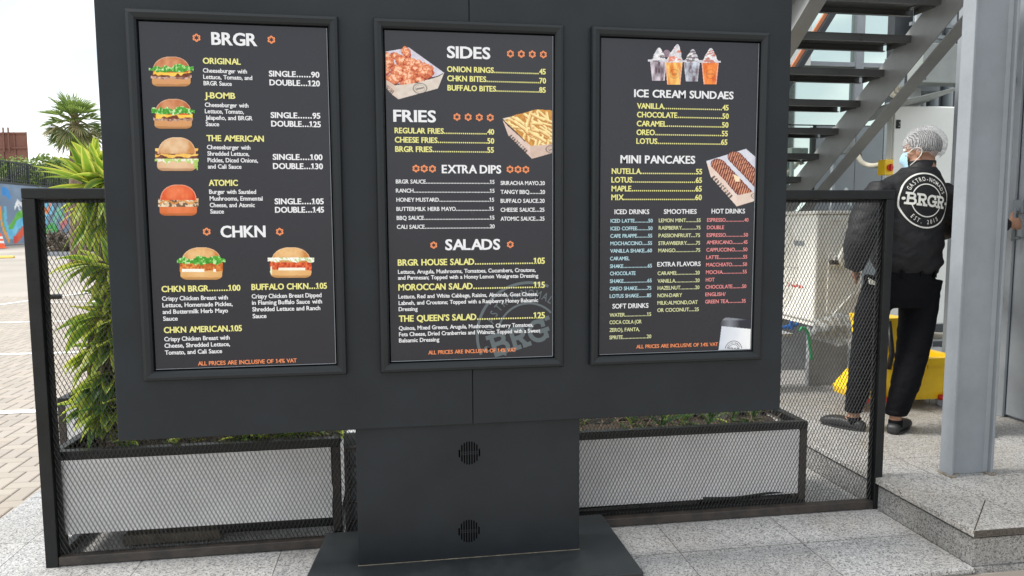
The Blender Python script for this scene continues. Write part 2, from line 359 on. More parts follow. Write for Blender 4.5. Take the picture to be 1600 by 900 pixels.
mj = MB(); a, b = Vector((4.05, .09, PZ)), Vector((PX+.003, PY+.003, PZ)); mj.bar(a+Vector((0, 0, -.001)), b+Vector((0, 0, -.001)), .004, .005); struct(mj.build('mitre_joint', M['soil']))

# ------------------------------------------------------------ menu board
board = thing('menu_board', 'tall charcoal outdoor menu board with three framed menus on a wide pedestal', 'menu board', (1.58, .1, 0))
YC = .03                                           # front of the cabinet; the frames' front edges stand at y = 0
cb = MB(); xl, xr, zb, zt = .2405, 2.951, .6755, 2.75; xm = on_y(739, 640, YC).x
cb.box(xl, xm-.0007, YC, YC+.2, zb, zt); cb.box(xm+.0007, xr, YC, YC+.2, zb, zt)
cb.build('cabinet', M['char'], board, bevel=.004)
sm = MB(); sm.box(xm-.004, xm+.004, YC+.012, YC+.19, zb+.02, zt-.02); sm.build('seam', M['dark'], board)
pz0, pz1 = .0985, zb-.001; px0, px1 = 1.125, 2.054
plr = MB(); plr.box(px0, px1, .052, .2, pz0, pz1); plr.build('pedestal', M['char'], board, bevel=.003)
bs = MB(); bs.poly([(.905, -.185, 0), (2.262, -.185, 0), (2.252, .40, 0), (.962, .40, 0)], (0, 0, .098)); bs.build('base_plate', M['plate'], board, bevel=.006)
ct = MB(); ct.box(px0-.002, px1+.002, .0495, .06, pz0-.004, pz0+.0012); ct.build('sealant_line', M['seal'], board)
for (vx, vy) in ((733.5, 708), (733, 830)):
    c = on_y(vx, vy, .05); v = MB(); Rv = .044
    for k in range(9):
        x = (k-4)*.0104; hh = math.sqrt(max(0, Rv*Rv-x*x))*1.12
        for s in (-1, 1):
            z0, z1 = c.z+s*(.006 if abs(k-4) < 4 else -.012), c.z+s*hh
            v.box(c.x+x-.0029, c.x+x+.0029, .0512, .054, min(z0, z1), max(z0, z1))
        if 0 < k < 8: v.box(c.x+x-.0022, c.x+x+.0022, .0512, .054, c.z-.0035, c.z+.0035)
    vo = v.build('vent_slots', M['dark'], board)  # slots are not cut: near-black bars stand in for their inner shade

YP = .018                                          # printed sheets
FR = [((190, 12), (527, 24), (227, 600), (543, 584)), ((581, 26), (883, 38), (596, 583), (880, 570)), ((925, 41), (1208, 50), (923, 571), (1187, 565))]
frames = []; bounds = []
for k, F in enumerate(FR):
    P = [on_y(x, y, 0) for x, y in F]
    x0, x1 = (P[0].x+P[2].x)/2, (P[1].x+P[3].x)/2; z1, z0 = 2.2749, .9072
    fm = MB()
    # mitred snap frame: outer edge, raised lip, inner bevel
    prof = [(0, YC), (0, .006), (.004, .0), (.014, -.003), (.030, .001), (.0365, .008), (.038, YC)]
    def ring(d, y): return [Vector((x0+d, y, z0+d)), Vector((x1-d, y, z0+d)), Vector((x1-d, y, z1-d)), Vector((x0+d, y, z1-d))]
    for a, b in zip(prof[:-1], prof[1:]):
        A, B = ring(*a), ring(*b)
        for i in range(4):
            j = (i+1) % 4; fm.add([A[i], A[j], B[j], B[i]], [(0, 1, 2, 3)])
    fo = fm.build('menu_frame', M['frame'], board)
    fo['label'] = ('frame around the burger and chicken menu', 'frame around the sides, fries and salads menu', 'frame around the sundaes and drinks menu')[k]
    d = .042; ps = MB(); ps.box(x0+d, x1-d, YP, YP+.004, z0+d, z1-d); po = ps.build('poster', M['poster'], fo)
    gk = MB()
    A, B = ring(.038, .024), ring(.0425, .024)
    for i in range(4): gk.add([A[i], A[(i+1) % 4], B[(i+1) % 4], B[i]], [(0, 1, 2, 3)])
    gk.build('gap_shade', M['dark'], fo)  # dark strip paints the shaded gap between frame and sheet
    # thin clear edge of the cover sheet along the right and the bottom
    eg = MB(); eg.box(x1-.0445, x1-.0425, YP-.003, YP+.002, z0+.0425, z1-.0425); eg.box(x0+.0425, x1-.045, YP-.003, YP+.002, z0+.0425, z0+.0443)
    eg.build('cover_edge', M['steel'], fo)
    frames.append(fo); bounds.append((x0+d+.003, x1-d-.004, z0+d+.004, z1-d))

# ------------------------------------------------------------ lettering
def raw_text(s, off):
    c = bpy.data.curves.new('t', 'FONT'); c.body = s; c.size = 1; c.offset = off; c.dimensions = '2D'; c.fill_mode = 'FRONT'; c.resolution_u = 3
    o = bpy.data.objects.new('t', c); COL.objects.link(o)
    dg = bpy.context.evaluated_depsgraph_get(); me = bpy.data.meshes.new_from_object(o.evaluated_get(dg))
    v = np.empty(len(me.vertices)*3); me.vertices.foreach_get('co', v); f = [tuple(p.vertices) for p in me.polygons]
    bpy.data.objects.remove(o); bpy.data.curves.remove(c); bpy.data.meshes.remove(me)
    return v.reshape(-1, 3)[:, :2], f
_h, _ = raw_text('H', .02); CAPH = _h[:, 1].max()-_h[:, 1].min(); CAP0 = _h[:, 1].min(); _hh = np.ptp(raw_text('HH', .02)[0][:, 0])
GL = {}
def glyph(ch, wt=.02):
    """outline, faces and advance of one bold letter (cap height 1, baseline 0)"""
    key = (ch, wt)
    if key not in GL:
        if ch == ' ': GL[key] = (np.zeros((0, 2)), [], .44)
        elif ch == '.': t = np.linspace(0, 2*math.pi, 11)[:-1]; GL[key] = (np.c_[.205+.14*np.cos(t), .125+.14*np.sin(t)], [tuple(range(10))], .41)
        elif ch == '1': GL[key] = (np.array([(.26, 0), (.46, 0), (.46, 1), (.31, 1), (.08, .86), (.08, .70), (.26, .78), (.10, 0), (.62, 0), (.62, .15), (.10, .15)]), [(0, 1, 2, 3, 6), (3, 4, 5, 6), (7, 8, 9, 10)], .70)
        else:
            v, f = raw_text(ch, wt); adv = np.ptp(raw_text('H'+ch+'H', wt)[0][:, 0])-_hh; b = raw_text('H'+ch, wt)[0][:, 0]; x0 = np.ptp(b)-np.ptp(v[:, 0])-(_hh-np.ptp(_h[:, 0]))
            v = np.c_[v[:, 0]-v[:, 0].min(), v[:, 1]-CAP0]/CAPH; sb = max(.04, (adv/CAPH-v[:, 0].max())/2); v[:, 0] += sb; GL[key] = (v, f, adv/CAPH)
    return GL[key]
def line_width(s): return sum(glyph(c)[2] for c in s)
TY = YP-.0016
def put_text(mb, s, xl, xr, yb, cap):
    """one printed line: left and right end, left baseline and cap height as measured in the photograph, laid on the sheet"""
    a = on_y(xl, yb, TY); z = a.z; xb = on_y(xr, yb, TY).x; ch = on_y(xl, yb-cap, TY).z-z
    if '~' in s:                                   # dot leader: as many dots as fill the line at a natural width
        l, r = s.split('~'); n = max(2, round(((xb-a.x)/(ch*.92)-line_width(l+r))/glyph('.')[2])); s = l+'.'*n+r
    k = (xb-a.x)/line_width(s); x = a.x; bold = (.020 if cap > 8 else .012)*ch
    for q in s:
        v, f, adv = glyph(q, .02 if cap > 8 else .015)
        if len(v):
            for i, dx in enumerate((0, -bold, bold) if q not in '.' else (0,)):
                mb.add([(x+p[0]*k+dx, TY-i*3e-5, z+p[1]*ch) for p in v], f)
        x += adv*k
def lettering(name, mt, fo, lines, cap):
    mb = MB()
    for l in lines: put_text(mb, l[0], l[1], l[2], l[3], l[4] if len(l) > 4 else cap)
    return mb.build(name, M[mt], fo)

f1, f2, f3 = frames
for s in (("BRGR", 330, 401.5, 70, 20), ("CHKN", 344.4, 416.3, 371.1, 18.3)): lettering('section_heading', 't_white', f1, [s], 18)
for nm, desc, price in (
    (("ORIGINAL", 316.8, 376.3, 99.6), [("Cheeseburger with", 317, 387.7, 113.3), ("Lettuce, Tomato, and", 317.5, 396, 123.3), ("BRGR Sauce", 318, 363, 133.3)], [("SINGLE......90", 420, 499, 119.5), ("DOUBLE...120", 420.8, 499.7, 133.3)]),
    (("J-BOMB", 319.5, 368, 153.6), [("Cheeseburger with", 320, 390, 167), ("Lettuce, Tomato,", 320, 382.5, 177), ("Jalapeño, and BRGR", 321, 396, 187), ("Sauce", 321.5, 343, 197)], [("SINGLE......95", 422.8, 501, 184.3), ("DOUBLE...125", 423.5, 501.7, 197.7)]),
    (("THE AMERICAN", 322.6, 413, 220.5), [("Cheeseburger with", 323.3, 393, 233.2), ("Shredded Lettuce,", 324, 391, 243.2), ("Pickles, Diced Onions,", 324.3, 405, 253.5), ("and Cali Sauce", 324.7, 378.4, 263.5)], [("SINGLE....100", 426, 503.8, 249.7), ("DOUBLE...130", 426.3, 504.5, 264)]),
    (("ATOMIC", 326, 372, 290.4), [("Burger with Sautéed", 326.7, 402, 303), ("Mushrooms, Emmental", 327.4, 412.4, 313.5), ("Cheese, and Atomic", 327.7, 399.6, 323.8), ("Sauce", 328.4, 350.5, 333.8)], [("SINGLE....105", 429, 506.3, 319.2), ("DOUBLE...145", 429.5, 506.7, 332.4)]),
    (("CHKN BRGR........100", 252.3, 375.7, 456.5), [("Crispy Chicken Breast with", 253, 358.7, 470), ("Lettuce, Homemade Pickles,", 253.7, 366, 480.4), ("and Buttermilk Herb Mayo", 254, 358.3, 490.7), ("Sauce", 254.8, 278.3, 501.4)], []),
    (("BUFFALO CHKN...105", 392.8, 511.3, 453.3), [("Crispy Chicken Breast Dipped", 393.2, 504.9, 466.5), ("in Flaming Buffalo Sauce with", 393.5, 506, 476.4), ("Shredded Lettuce and Ranch", 394.2, 503, 486.8), ("Sauce", 394.6, 417, 497.4)], []),
    (("CHKN AMERICAN.105", 255.9, 378.6, 520.6), [("Crispy Chicken Breast with", 256.6, 361.5, 533.4), ("Cheese, Shredded Lettuce,", 257, 361.9, 543.7), ("Tomato, and Cali Sauce", 257.6, 349, 554.4)], [])):
    lettering('item_lettering', 't_yel', f1, [nm], 9.6); lettering('description_lettering', 't_white', f1, desc, 6.9)
    if price: lettering('price_lettering', 't_white', f1, price, 9.2)
VAT = "ALL PRICES ARE INCLUSIVE OF 14% VAT"
lettering('tax_note', 't_or', f1, [(VAT, 309.2, 466, 571.4)], 6.6)
for s in (("SIDES", 698, 766, 90.6, 18.8), ("FRIES", 614, 681, 190.2, 18.8), ("EXTRA DIPS", 690, 783, 270.7, 13.2), ("SALADS", 695.3, 781.3, 391, 17)): lettering('section_heading', 't_white', f2, [s], 18)
lettering('item_lettering', 't_yel', f2, [("ONION RINGS~45", 698.3, 853, 112.2), ("CHKN BITES~70", 698.6, 853, 126.7), ("BUFFALO BITES~85", 699, 853, 141.5)], 8.9)
lettering('item_lettering', 't_yel', f2, [("REGULAR FRIES~40", 616.4, 772, 208.2), ("CHEESE FRIES~50", 616.7, 772, 222.7), ("BRGR FRIES~55", 617.3, 772, 237.2)], 8.9)
lettering('dip_lettering', 't_white', f2, [("BRGR SAUCE~15", 618.3, 773.7, 286.8), ("RANCH~15", 618.5, 773.4, 301), ("HONEY MUSTARD~15", 619, 773.3, 315.3), ("BUTTERMILK HERB MAYO~15", 619.3, 773.3, 329.7), ("BBQ SAUCE~15", 619.7, 773.5, 343.7), ("CALI SAUCE~20", 620, 773.7, 357.7)], 6.4)
lettering('dip_lettering', 't_white', f2, [("SRIRACHA MAYO.20", 782, 852.3, 289.1), ("TANGY BBQ~20", 782, 852.3, 303), ("BUFFALO SAUCE.20", 782, 852, 317), ("CHEESE SAUCE...25", 782, 852, 331), ("ATOMIC SAUCE...25", 782, 852, 345)], 6.4)
for nm, desc in ((("BRGR HOUSE SALAD~105", 621.3, 851.7, 415.3), [("Lettuce, Arugula, Mushrooms, Tomatoes, Cucumbers, Croutons,", 621.7, 841.3, 428), ("and Parmesan; Topped with a Honey Lemon Vinaigrette Dressing", 621.7, 844.7, 437.3)]),
    (("MOROCCAN SALAD~115", 622, 851.7, 454), [("Lettuce, Red and White Cabbage, Raisins, Almonds, Goat Cheese,", 622.3, 845, 466.7), ("Labneh, and Croutons; Topped with a Raspberry Honey Balsamic", 622.7, 845, 476.7), ("Dressing", 622.7, 652.7, 486.3)]),
    (("THE QUEEN’S SALAD~125", 623, 851.7, 503), [("Quinoa, Mixed Greens, Arugula, Mushrooms, Cherry Tomatoes,", 623, 837.3, 516), ("Feta Cheese, Dried Cranberries and Walnuts; Topped with a Sweet", 623.3, 847.7, 525.7), ("Balsamic Dressing", 623.3, 687.3, 535.3)])):
    lettering('item_lettering', 't_yel', f2, [nm], 10); lettering('description_lettering', 't_white', f2, desc, 6.4)
lettering('tax_note', 't_or', f2, [(VAT, 669, 808.7, 554)], 6.2)
for s in (("ICE CREAM SUNDAES", 990, 1146, 151.7, 12.2), ("MINI PANCAKES", 968.7, 1086, 255, 12.6), ("ICED DRINKS", 959.7, 1015.3, 334.7, 7.5), ("SMOOTHIES", 1037, 1089.3, 334.3, 7.5), ("HOT DRINKS", 1111.3, 1164.7, 333.7, 7.5), ("EXTRA FLAVORS", 1026.7, 1095.7, 416.7, 7.3), ("SOFT DRINKS", 956.7, 1014, 482.3, 7.5)):
    lettering('section_heading', 't_white', f3, [s], 8)
lettering('sundae_lettering', 't_yel', f3, [("VANILLA~45", 995, 1138.7, 169.7), ("CHOCOLATE~50", 995, 1138.5, 183.3), ("CARAMEL~50", 994.7, 1138, 197.3), ("OREO~55", 994.3, 1137.5, 211), ("LOTUS~65", 994, 1136.7, 224.7)], 8.8)
lettering('pancake_lettering', 't_yel', f3, [("NUTELLA~55", 955.3, 1097.3, 271.7), ("LOTUS~65", 955, 1097, 285.3), ("MAPLE~65", 955, 1096.7, 299), ("MIX~60", 954.7, 1096.3, 312.7)], 8.8)
def column(name, mt, x0, x1, dr0, dr1, y0, y1, rows, cap=5.9):
    ls = []
    for s, yy in rows:
        t = (yy-y0)/(y1-y0); a = x0+dr0*t; b = x1+dr1*t; wide = s[-1].isdigit()
        if not wide: b = a+{'CARAMEL': 31, 'CHOCOLATE': 41, 'DOUBLE': 27.7, 'HOT': 14, 'ENGLISH/': 32, 'NON-DAIRY': 38.7, 'MILK:ALMOND,OAT': 64, 'COCA COLA (OR': 51, 'ZERO), FANTA,': 48}[s]
        ls.append((s, a, b, 300+yy/3))
    lettering(name, mt, f3, ls, cap)
column('iced_drink_lettering', 't_cy', 953.7, 1020.5, -1.3, -2, 144, 497, [("ICED LATTE~50", 144), ("ICED COFFEE~50", 180), ("CAFE FRAPPE~55", 215), ("MOCHACCINO~55", 250), ("VANILLA SHAKE..60", 285), ("CARAMEL", 321), ("SHAKE~65", 357), ("CHOCOLATE", 391), ("SHAKE~65", 427), ("OREO SHAKE~75", 462), ("LOTUS SHAKE~85", 497)])
column('smoothie_lettering', 't_gr', 1029.2, 1095.7, -1, -1, 142, 283, [("LEMON MINT~55", 142), ("RASPBERRY~75", 177), ("PASSIONFRUIT...75", 213), ("STRAWBERRY~75", 249), ("MANGO~75", 283)])
column('flavor_lettering', 't_gr', 1027.2, 1093.8, -.4, -1, 390, 563, [("CARAMEL~20", 390), ("VANILLA~20", 426), ("HAZELNUT~20", 459), ("NON-DAIRY", 494), ("MILK:ALMOND,OAT", 529), ("OR COCONUT~25", 563)])
column('hot_drink_lettering', 't_pk', 1104.5, 1170, -3, -4, 140, 523, [("ESPRESSO~40", 140), ("DOUBLE", 175), ("ESPRESSO~50", 211), ("AMERICANO~45", 245), ("CAPPUCCINO~50", 280), ("LATTE~55", 315), ("MACCHIATO~50", 350), ("MOCHA~55", 385), ("HOT", 420), ("CHOCOLATE~50", 454), ("ENGLISH/", 489), ("GREEN TEA~35", 523)])
column('soft_drink_lettering', 't_gr', 952.2, 1018, -.2, 0, 586, 691, [("WATER~15", 586), ("COCA COLA (OR", 620), ("ZERO), FANTA,", 656), ("SPRITE~20", 691)])
lettering('tax_note', 't_or', f3, [(VAT, 994, 1123.5, 544.7)], 5.8)

# small orange blossoms around the headings
def blossom(fo, px, py, r=5.7):
    c = on_y(px, py, TY); R = r/FPX*(TY-CY); mb = MB(); n = 72
    lobe = lambda t, r0, am: r0+am*abs(math.cos(3*t))**.7
    star = lambda t: .30+.34*abs(math.cos(3*t+math.pi/2))**2.5
    vs = []
    for t in (2*math.pi*i/n for i in range(n)):
        vs.append((R*lobe(t, .72, .30), t))
    for t in (2*math.pi*i/n for i in range(n)):
        vs.append((R*(.34+.30*abs(math.cos(3*t))**3), t))
    mb.add([(c.x+q*math.sin(t), TY, c.z+q*math.cos(t)) for q, t in vs], [(i, (i+1) % n, (i+1) % n+n, i+n) for i in range(n)])
    mb.build('blossom_ornament', M['t_or'], fo)
for q in ((307, 59), (424, 62), (323, 362), (437, 362)): blossom(f1, *q)
for q in ((797.5, 84), (814.6, 84.4), (831.7, 84.8), (849, 85.2), (714, 182.7), (731.5, 183), (748.9, 183.4), (766, 183.8), (650, 263.3), (662.8, 263.5), (675.7, 263.8), (796.9, 264.6), (809.4, 264.8), (821.7, 265)): blossom(f2, *q)
for q in ((677.7, 383), (797.3, 382)): blossom(f2, *q, 5.6)

# ------------------------------------------------------------ round emblem (ring, inner arcs, slab BRGR, circular lettering)
def arc(cx, cy, rx, a0, a1, n, ry=None):
    ry = ry or rx; return [(cx+rx*math.cos(math.radians(a0+(a1-a0)*i/n)), cy+ry*math.sin(math.radians(a0+(a1-a0)*i/n))) for i in range(n+1)]
def slab_word():
    """strokes of B R G R in slab-serif capitals, each letter 1 high and about 1 wide"""
    B = [[(.18, 0), (.18, 1)], [(0, 0), (.6, 0)], [(0, 1), (.55, 1)], [(.55, 1)]+arc(.55, .77, .26, 90, -90, 8, .23)+[(.2, .54)], [(.6, .54)]+arc(.6, .27, .3, 90, -90, 8, .27)]
    Rr = [[(.18, 0), (.18, 1)], [(0, 0), (.38, 0)], [(0, 1), (.55, 1)], [(.55, 1)]+arc(.55, .75, .27, 90, -90, 8, .25)+[(.2, .5)], [(.5, .5), (.78, 0)], [(.66, 0), (.95, 0)]]
    G = [arc(.5, .5, .47, 48, 318, 18, .5), [(.6, .44), (1.0, .44)], [(.85, .44), (.85, .08)], [(.83, .98), (.83, .72)]]
    return B, Rr, G, Rr
_ly = [0]
def lift(v):
    return None if v is None else v+Vector((0, -_ly[0]*3e-5, 0))
def stroke(mb, pts, t, mapf, sub=1):
    _ly[0] += 1
    P = [Vector((p[0], p[1], 0)) for p in pts]; Q = [P[0]]
    for a, b in zip(P[:-1], P[1:]):
        k = max(1, int((b-a).length/sub)) if sub != 1 else 1
        for i in range(1, k+1): Q.append(a.lerp(b, i/k))
    n = len(Q); A = []; B = []
    for i, p in enumerate(Q):
        d = (Q[min(i+1, n-1)]-Q[max(i-1, 0)]); d = d.normalized() if d.length > 1e-9 else Vector((1, 0, 0)); s = Vector((-d.y, d.x, 0))*t/2
        e = d*(t*.42) if i == n-1 else (d*(-t*.42) if i == 0 else Vector((0, 0, 0)))
        A.append(lift(mapf(p.x+s.x+e.x, p.y+s.y+e.y))); B.append(lift(mapf(p.x-s.x+e.x, p.y-s.y+e.y)))
    for i in range(n-1):
        q = [A[i], A[i+1], B[i+1], B[i]]
        if all(v is not None for v in q): mb.add(q, [(0, 1, 2, 3)])
def emblem(mb, mapf, full=True, sub=.12, gap=22):
    _ly[0] = 0
    stroke(mb, arc(0, 0, 1, 0, 360, 72), .055, mapf)
    stroke(mb, arc(0, 0, .6, gap, 180-gap, 40), .04, mapf); stroke(mb, arc(0, 0, .6, 180+gap, 360-gap, 40), .04, mapf)
    x = -.78; h = .37
    for k, letter in enumerate(slab_word()):
        for s in letter: stroke(mb, [(x+p[0]*h*.98, -.185+p[1]*h) for p in s], .085, mapf, sub)
        x += h*.98*1.1
    for sx in (-.86, .88): stroke(mb, arc(sx, -.02, .03, 0, 360, 10), .06, mapf)
    if full:
        def circ(s, R, a0, a1, flip, size):
            for i, ch in enumerate(s):
                if ch == ' ': continue
                v, f = raw_text(ch, .012); v = v-[(v[:, 0].max()+v[:, 0].min())/2, 0]
                if ch in '-.': pass
                v = v*[.72*size/CAPH, size/CAPH]
                a = math.radians(a0+(a1-a0)*i/(len(s)-1)); ca_, sa_ = math.cos(a), math.sin(a); vs = []
                for px, py in v:
                    if not flip: vs.append((ca_*(R+py)+sa_*px, sa_*(R+py)-ca_*px))
                    else: vs.append((ca_*(R-py)-sa_*px, sa_*(R-py)+ca_*px))
                q = [mapf(*p) for p in vs]
                for ff in f:
                    if all(q[i2] is not None for i2 in ff): mb.add([q[i2] for i2 in ff], [tuple(range(len(ff)))])
        circ('GASTRO-NOMADS', .715, 152, 28, False, .16); circ('EST. 2015', .87, 232, 308, True, .16)
def sheet_map(px, py, rpx, tilt, bnd, y):
    c = on_y(px, py, y); R = rpx/FPX*(y-CY)*.985; ct_, st_ = math.cos(tilt), math.sin(tilt)
    def f(u, v):
        X, Z = c.x+R*(u*ct_-v*st_), c.z+R*(u*st_+v*ct_)
        return None if not (bnd[0] < X < bnd[1] and bnd[2] < Z < bnd[3]) else Vector((X, y, Z))
    return f
wm = MB(); emblem(wm, sheet_map(826, 522, 84, math.radians(17), bounds[1], YP-.0008), sub=.05); wm.build('emblem_watermark', M['t_wm'], f2)
# ------------------------------------------------------------ printed food pictures (flat prints on the sheets, one grid mesh each)
def C_(h): return np.array(lin(h))
def picture(name, fo, bnd, x0, y0, x1, y1, fn, res=1.6, label=None):
    nx, ny = int((x1-x0)*res), int((y1-y0)*res)
    xs = np.linspace(x0, x1, nx+1); ys = np.linspace(y0, y1, ny+1); GX, GY = np.meshgrid(xs, ys)
    rgb, al = fn(GX, GY); rgb = np.clip(rgb*1.02-.028, 0, 1)        # ink darkened to counter the reflected sheen that washes out the prints
    a, b, c, d = (on_y(x, y, TY) for x, y in ((x0, y0), (x1, y0), (x0, y1), (x1, y1)))
    mb = MB(); idx = {}
    def vid(i, j):
        if (i, j) not in idx:
            s, t = j/nx, i/ny; p = (a*(1-s)+b*s)*(1-t)+(c*(1-s)+d*s)*t
            p.x = min(max(p.x, bnd[0]), bnd[1]); p.z = min(max(p.z, bnd[2]), bnd[3])
            idx[(i, j)] = len(mb.v); mb.v.append((p.x, TY+.0003, p.z)); mb.c[idx[(i, j)]] = tuple(rgb[i, j])
        return idx[(i, j)]
    X = a.x+(b.x-a.x)*(xs-x0)/(x1-x0); Zt = a.z
    for i in range(ny):
        for j in range(nx):
            if al[i, j] and al[i+1, j] and al[i, j+1] and al[i+1, j+1] and bnd[0]-.003 < X[j] and X[j+1] < bnd[1]+.003:
                mb.f.append([vid(i, j), vid(i+1, j), vid(i+1, j+1), vid(i, j+1)]); mb.m.append(0)
    o = mb.build(name, M['print'], fo, smooth=True)
    if label: o['label'] = label
    return o
class Paint:
    def __init__(s, shape): s.rgb = np.zeros(shape+(3,)); s.al = np.zeros(shape, bool)
    def put(s, mask, col):
        s.rgb = np.where(mask[..., None], col, s.rgb); s.al |= mask
    def mixc(s, mask, col, k): s.rgb = np.where(mask[..., None], s.rgb*(1-k)+np.asarray(col)*k, s.rgb)
def mixn(a, b, t): return C_(a)*(1-t[..., None])+C_(b)*t[..., None]
def burger(x0, y0, x1, y1, kind, seed):
    def fn(X, Y):
        u = (X-(x0+x1)/2)/((x1-x0)/2); v = 1-(Y-y0)/(y1-y0); P = Paint(X.shape)
        nz = fbm(u*5+9, v*5, seed); fine = fbm(u*14+3, v*16, seed+5); wob = lambda f, s: vnoise(u*f+7, u*0+s, seed+11)
        top, bot, hi = {'o': ('b05a2c', 'cf9a60', 'd99a70'), 'a': ('c98a52', 'd3a07a', 'efd2ac'), 't': ('d9502a', 'cc6a38', 'f08a5c'), 'c': ('c78243', 'd9a262', 'efc58c')}[kind[0]]
        # bottom bun
        m = (np.abs(u/.86)**5+np.abs((v-.17)/.19)**2.6 < 1) | ((v > .17) & (v < .36) & (np.abs(u) < .87-.12*(.3-v)))
        P.put(m, mixn(bot, hi, np.clip(.9-np.abs(u)*.5-(v-.2)**2*8+nz*.4-.4, 0, 1)))
        P.mixc(m & (v < .05+.05*nz), C_('8a5a34'), .45)
        e = v+.06*(wob(6, 1)-.5)
        if kind == 'o' or kind == 'oj':
            m = (e > .26) & (e < .37) & (np.abs(u) < .9); P.put(m, mixn('d9b8a6', '6d3a2c', np.clip(fine*1.8-.5, 0, 1)))
            m = (e > .33) & (e < .47) & (np.abs(u) < .88-.1*wob(3, 2)); P.put(m, mixn('5d3122', '8a4c34', fine))
            m = (v > .46-.13*wob(7, 3)) & (v < .5) & (np.abs(u-.05) < .84); P.put(m, mixn('f0b52c', 'ffd96a', nz))
            m = (v > .46) & (v < .56) & (u > -.3) & (u < .75); P.put(m, mixn('c02718', 'e8503a', nz))
        elif kind == 'a':
            for z in (.4, .56):
                m = (e > z-.07) & (e < z+.06) & (np.abs(u) < .93); P.put(m, mixn('4d2a22', '8a5444', np.clip(fine*1.5-.2, 0, 1)))
                m = (v > z+.08-.11*wob(6, z*10)) & (v < z+.11) & (np.abs(u) < .95); P.put(m, mixn('e9ab3a', 'ffd880', nz))
            m = (v > .2+.1*wob(9, 4)) & (v < .36) & (np.abs(u) < .96); P.put(m, np.where(fine[..., None] > .55, mixn('e6e3cf', 'f7f3e4', nz), mixn('9cc257', 'cfe08e', nz)))
        elif kind == 't':
            m = (v > .28) & (v < .56) & (np.abs(u) < .92); P.put(m, mixn('efe0c4', 'c79a68', np.clip(fine*1.4-.3, 0, 1)))
            P.mixc(m & (fbm(u*8, v*13, seed+3) > .56), C_('4b2c22'), .85)
            m = (np.abs(v-.44-.05*np.sin(u*9)) < .03) & (np.abs(u) < .86); P.put(m, mixn('c77c3c', 'e7a765', nz))
        else:
            m = (e > .26) & (e < .52) & (np.abs(u) < .9-.04*wob(5, 3)); P.put(m, mixn('a84a1c', 'ec9a50', np.clip(fine*1.7-.35, 0, 1)) if kind == 'cc' else mixn('a62a14', 'f07a4c', np.clip(fine*1.7-.35, 0, 1)))
            m = (v > .24) & (v < .33) & (np.abs(u+.1) < .7) & (wob(5, 9) > .35); P.put(m, mixn('f3e6c4', 'ffffff', nz))
        dome = (np.abs(u/.83)**2.3+np.abs((v-.5)/.5)**2.2 < 1) & (v > .5)
        P.put(dome, mixn(top, hi, np.clip(.75-((u+.1)/.9)**2*.9-(v-.78)**2*4+(nz-.5)*.8, 0, 1)))
        P.mixc(dome & (np.abs(u/.83)**2.3+np.abs((v-.5)/.5)**2.2 > .88), C_('f3d9bd'), .45)
        if kind in ('o', 'oj', 'cc'):
            w = .1*(vnoise(u*8, u*0+.5, seed+2)-.5); m = (v > .47+w+.03*np.abs(u)) & (v < .68+.14*(vnoise(u*7+40, u*0, seed+8)-.5)+.05*u*(kind == 'o')) & (np.abs(u) < 1)
            P.put(m, np.where(fine[..., None] > .6, mixn('8fd06a', 'e4f6c8', nz), mixn('1c6b1c', '5fb043', np.clip(fine*1.7, 0, 1))))
        if kind == 'cb':
            m = (v > .48+.1*wob(8, 5)) & (v < .66) & (np.abs(u) < .97); P.put(m, np.where(fbm(u*11, v*20+u*9, seed+4)[..., None] > .5, mixn('efeedd', 'ffffff', nz), mixn('a8bf74', 'dce6b4', nz)))
            m = (v > .12) & (v < .4) & (u < -.78) & (u > -.98+.2*nz); P.put(m, mixn('cfdda6', 'f4f5e2', nz))
        if kind == 'a': 
            m = (v > .02) & (v < .32) & (np.abs(u-.84) < .05+.06*fine) & (nz > .42); P.put(m, mixn('7cab3c', 'b9d873', nz))
        return P.rgb, P.al
    return fn
for (b, kd, sd_, lb) in (((232, 88, 303, 135), 'o', 1, 'burger with green lettuce, red tomato and melted cheese'), ((236, 154, 305, 201), 'oj', 2, 'burger with a paler bun and a ruffle of lettuce'), ((240, 214, 312, 267), 'a', 3, 'double cheeseburger with two patties'), ((244, 288, 313, 337), 't', 4, 'burger with an orange red bun and mushrooms'), ((276, 386, 353, 437), 'cc', 5, 'chicken burger with green lettuce'), ((417, 386, 492, 434), 'cb', 6, 'chicken burger with pale shredded lettuce')):
    picture('burger_picture', f1, bounds[0], *b, burger(*b, kd, sd_), 1.7, lb)

def inpoly(X, Y, pts):
    r = np.zeros(X.shape, bool); n = len(pts)
    for i in range(n):
        (xa, ya), (xb, yb) = pts[i], pts[(i+1) % n]
        c = ((ya > Y) != (yb > Y)) & (X < (xb-xa)*(Y-ya)/(yb-ya+1e-9)+xa); r ^= c
    return r
def ring_mark(P, X, Y, cx, cy, rx, ry, mask, col='5a5450'):
    d = np.sqrt(((X-cx)/rx)**2+((Y-cy)/ry)**2); P.mixc(mask & (np.abs(d-1) < .09), C_(col), .7); P.mixc(mask & (np.abs(d-.68) < .06) , C_(col), .4); P.mixc(mask & (np.abs(Y-cy+(X-cx)*.22) < ry*.16) & (np.abs(X-cx) < rx*.55), C_(col), .75)
def side_word(P, X, Y, p, q, hgt, mask):
    # dark lettering printed along a tray's long side, foreshortened
    t = ((X-p[0])*(q[0]-p[0])+(Y-p[1])*(q[1]-p[1]))/((q[0]-p[0])**2+(q[1]-p[1])**2); d = Y-(p[1]+t*(q[1]-p[1]))
    P.mixc(mask & (t > 0) & (t < 1) & (np.abs(d) < hgt) & ((t*9 % 1) < .62) & (fbm(t*26, d*.6, 5) > .38), C_('26211f'), .85)
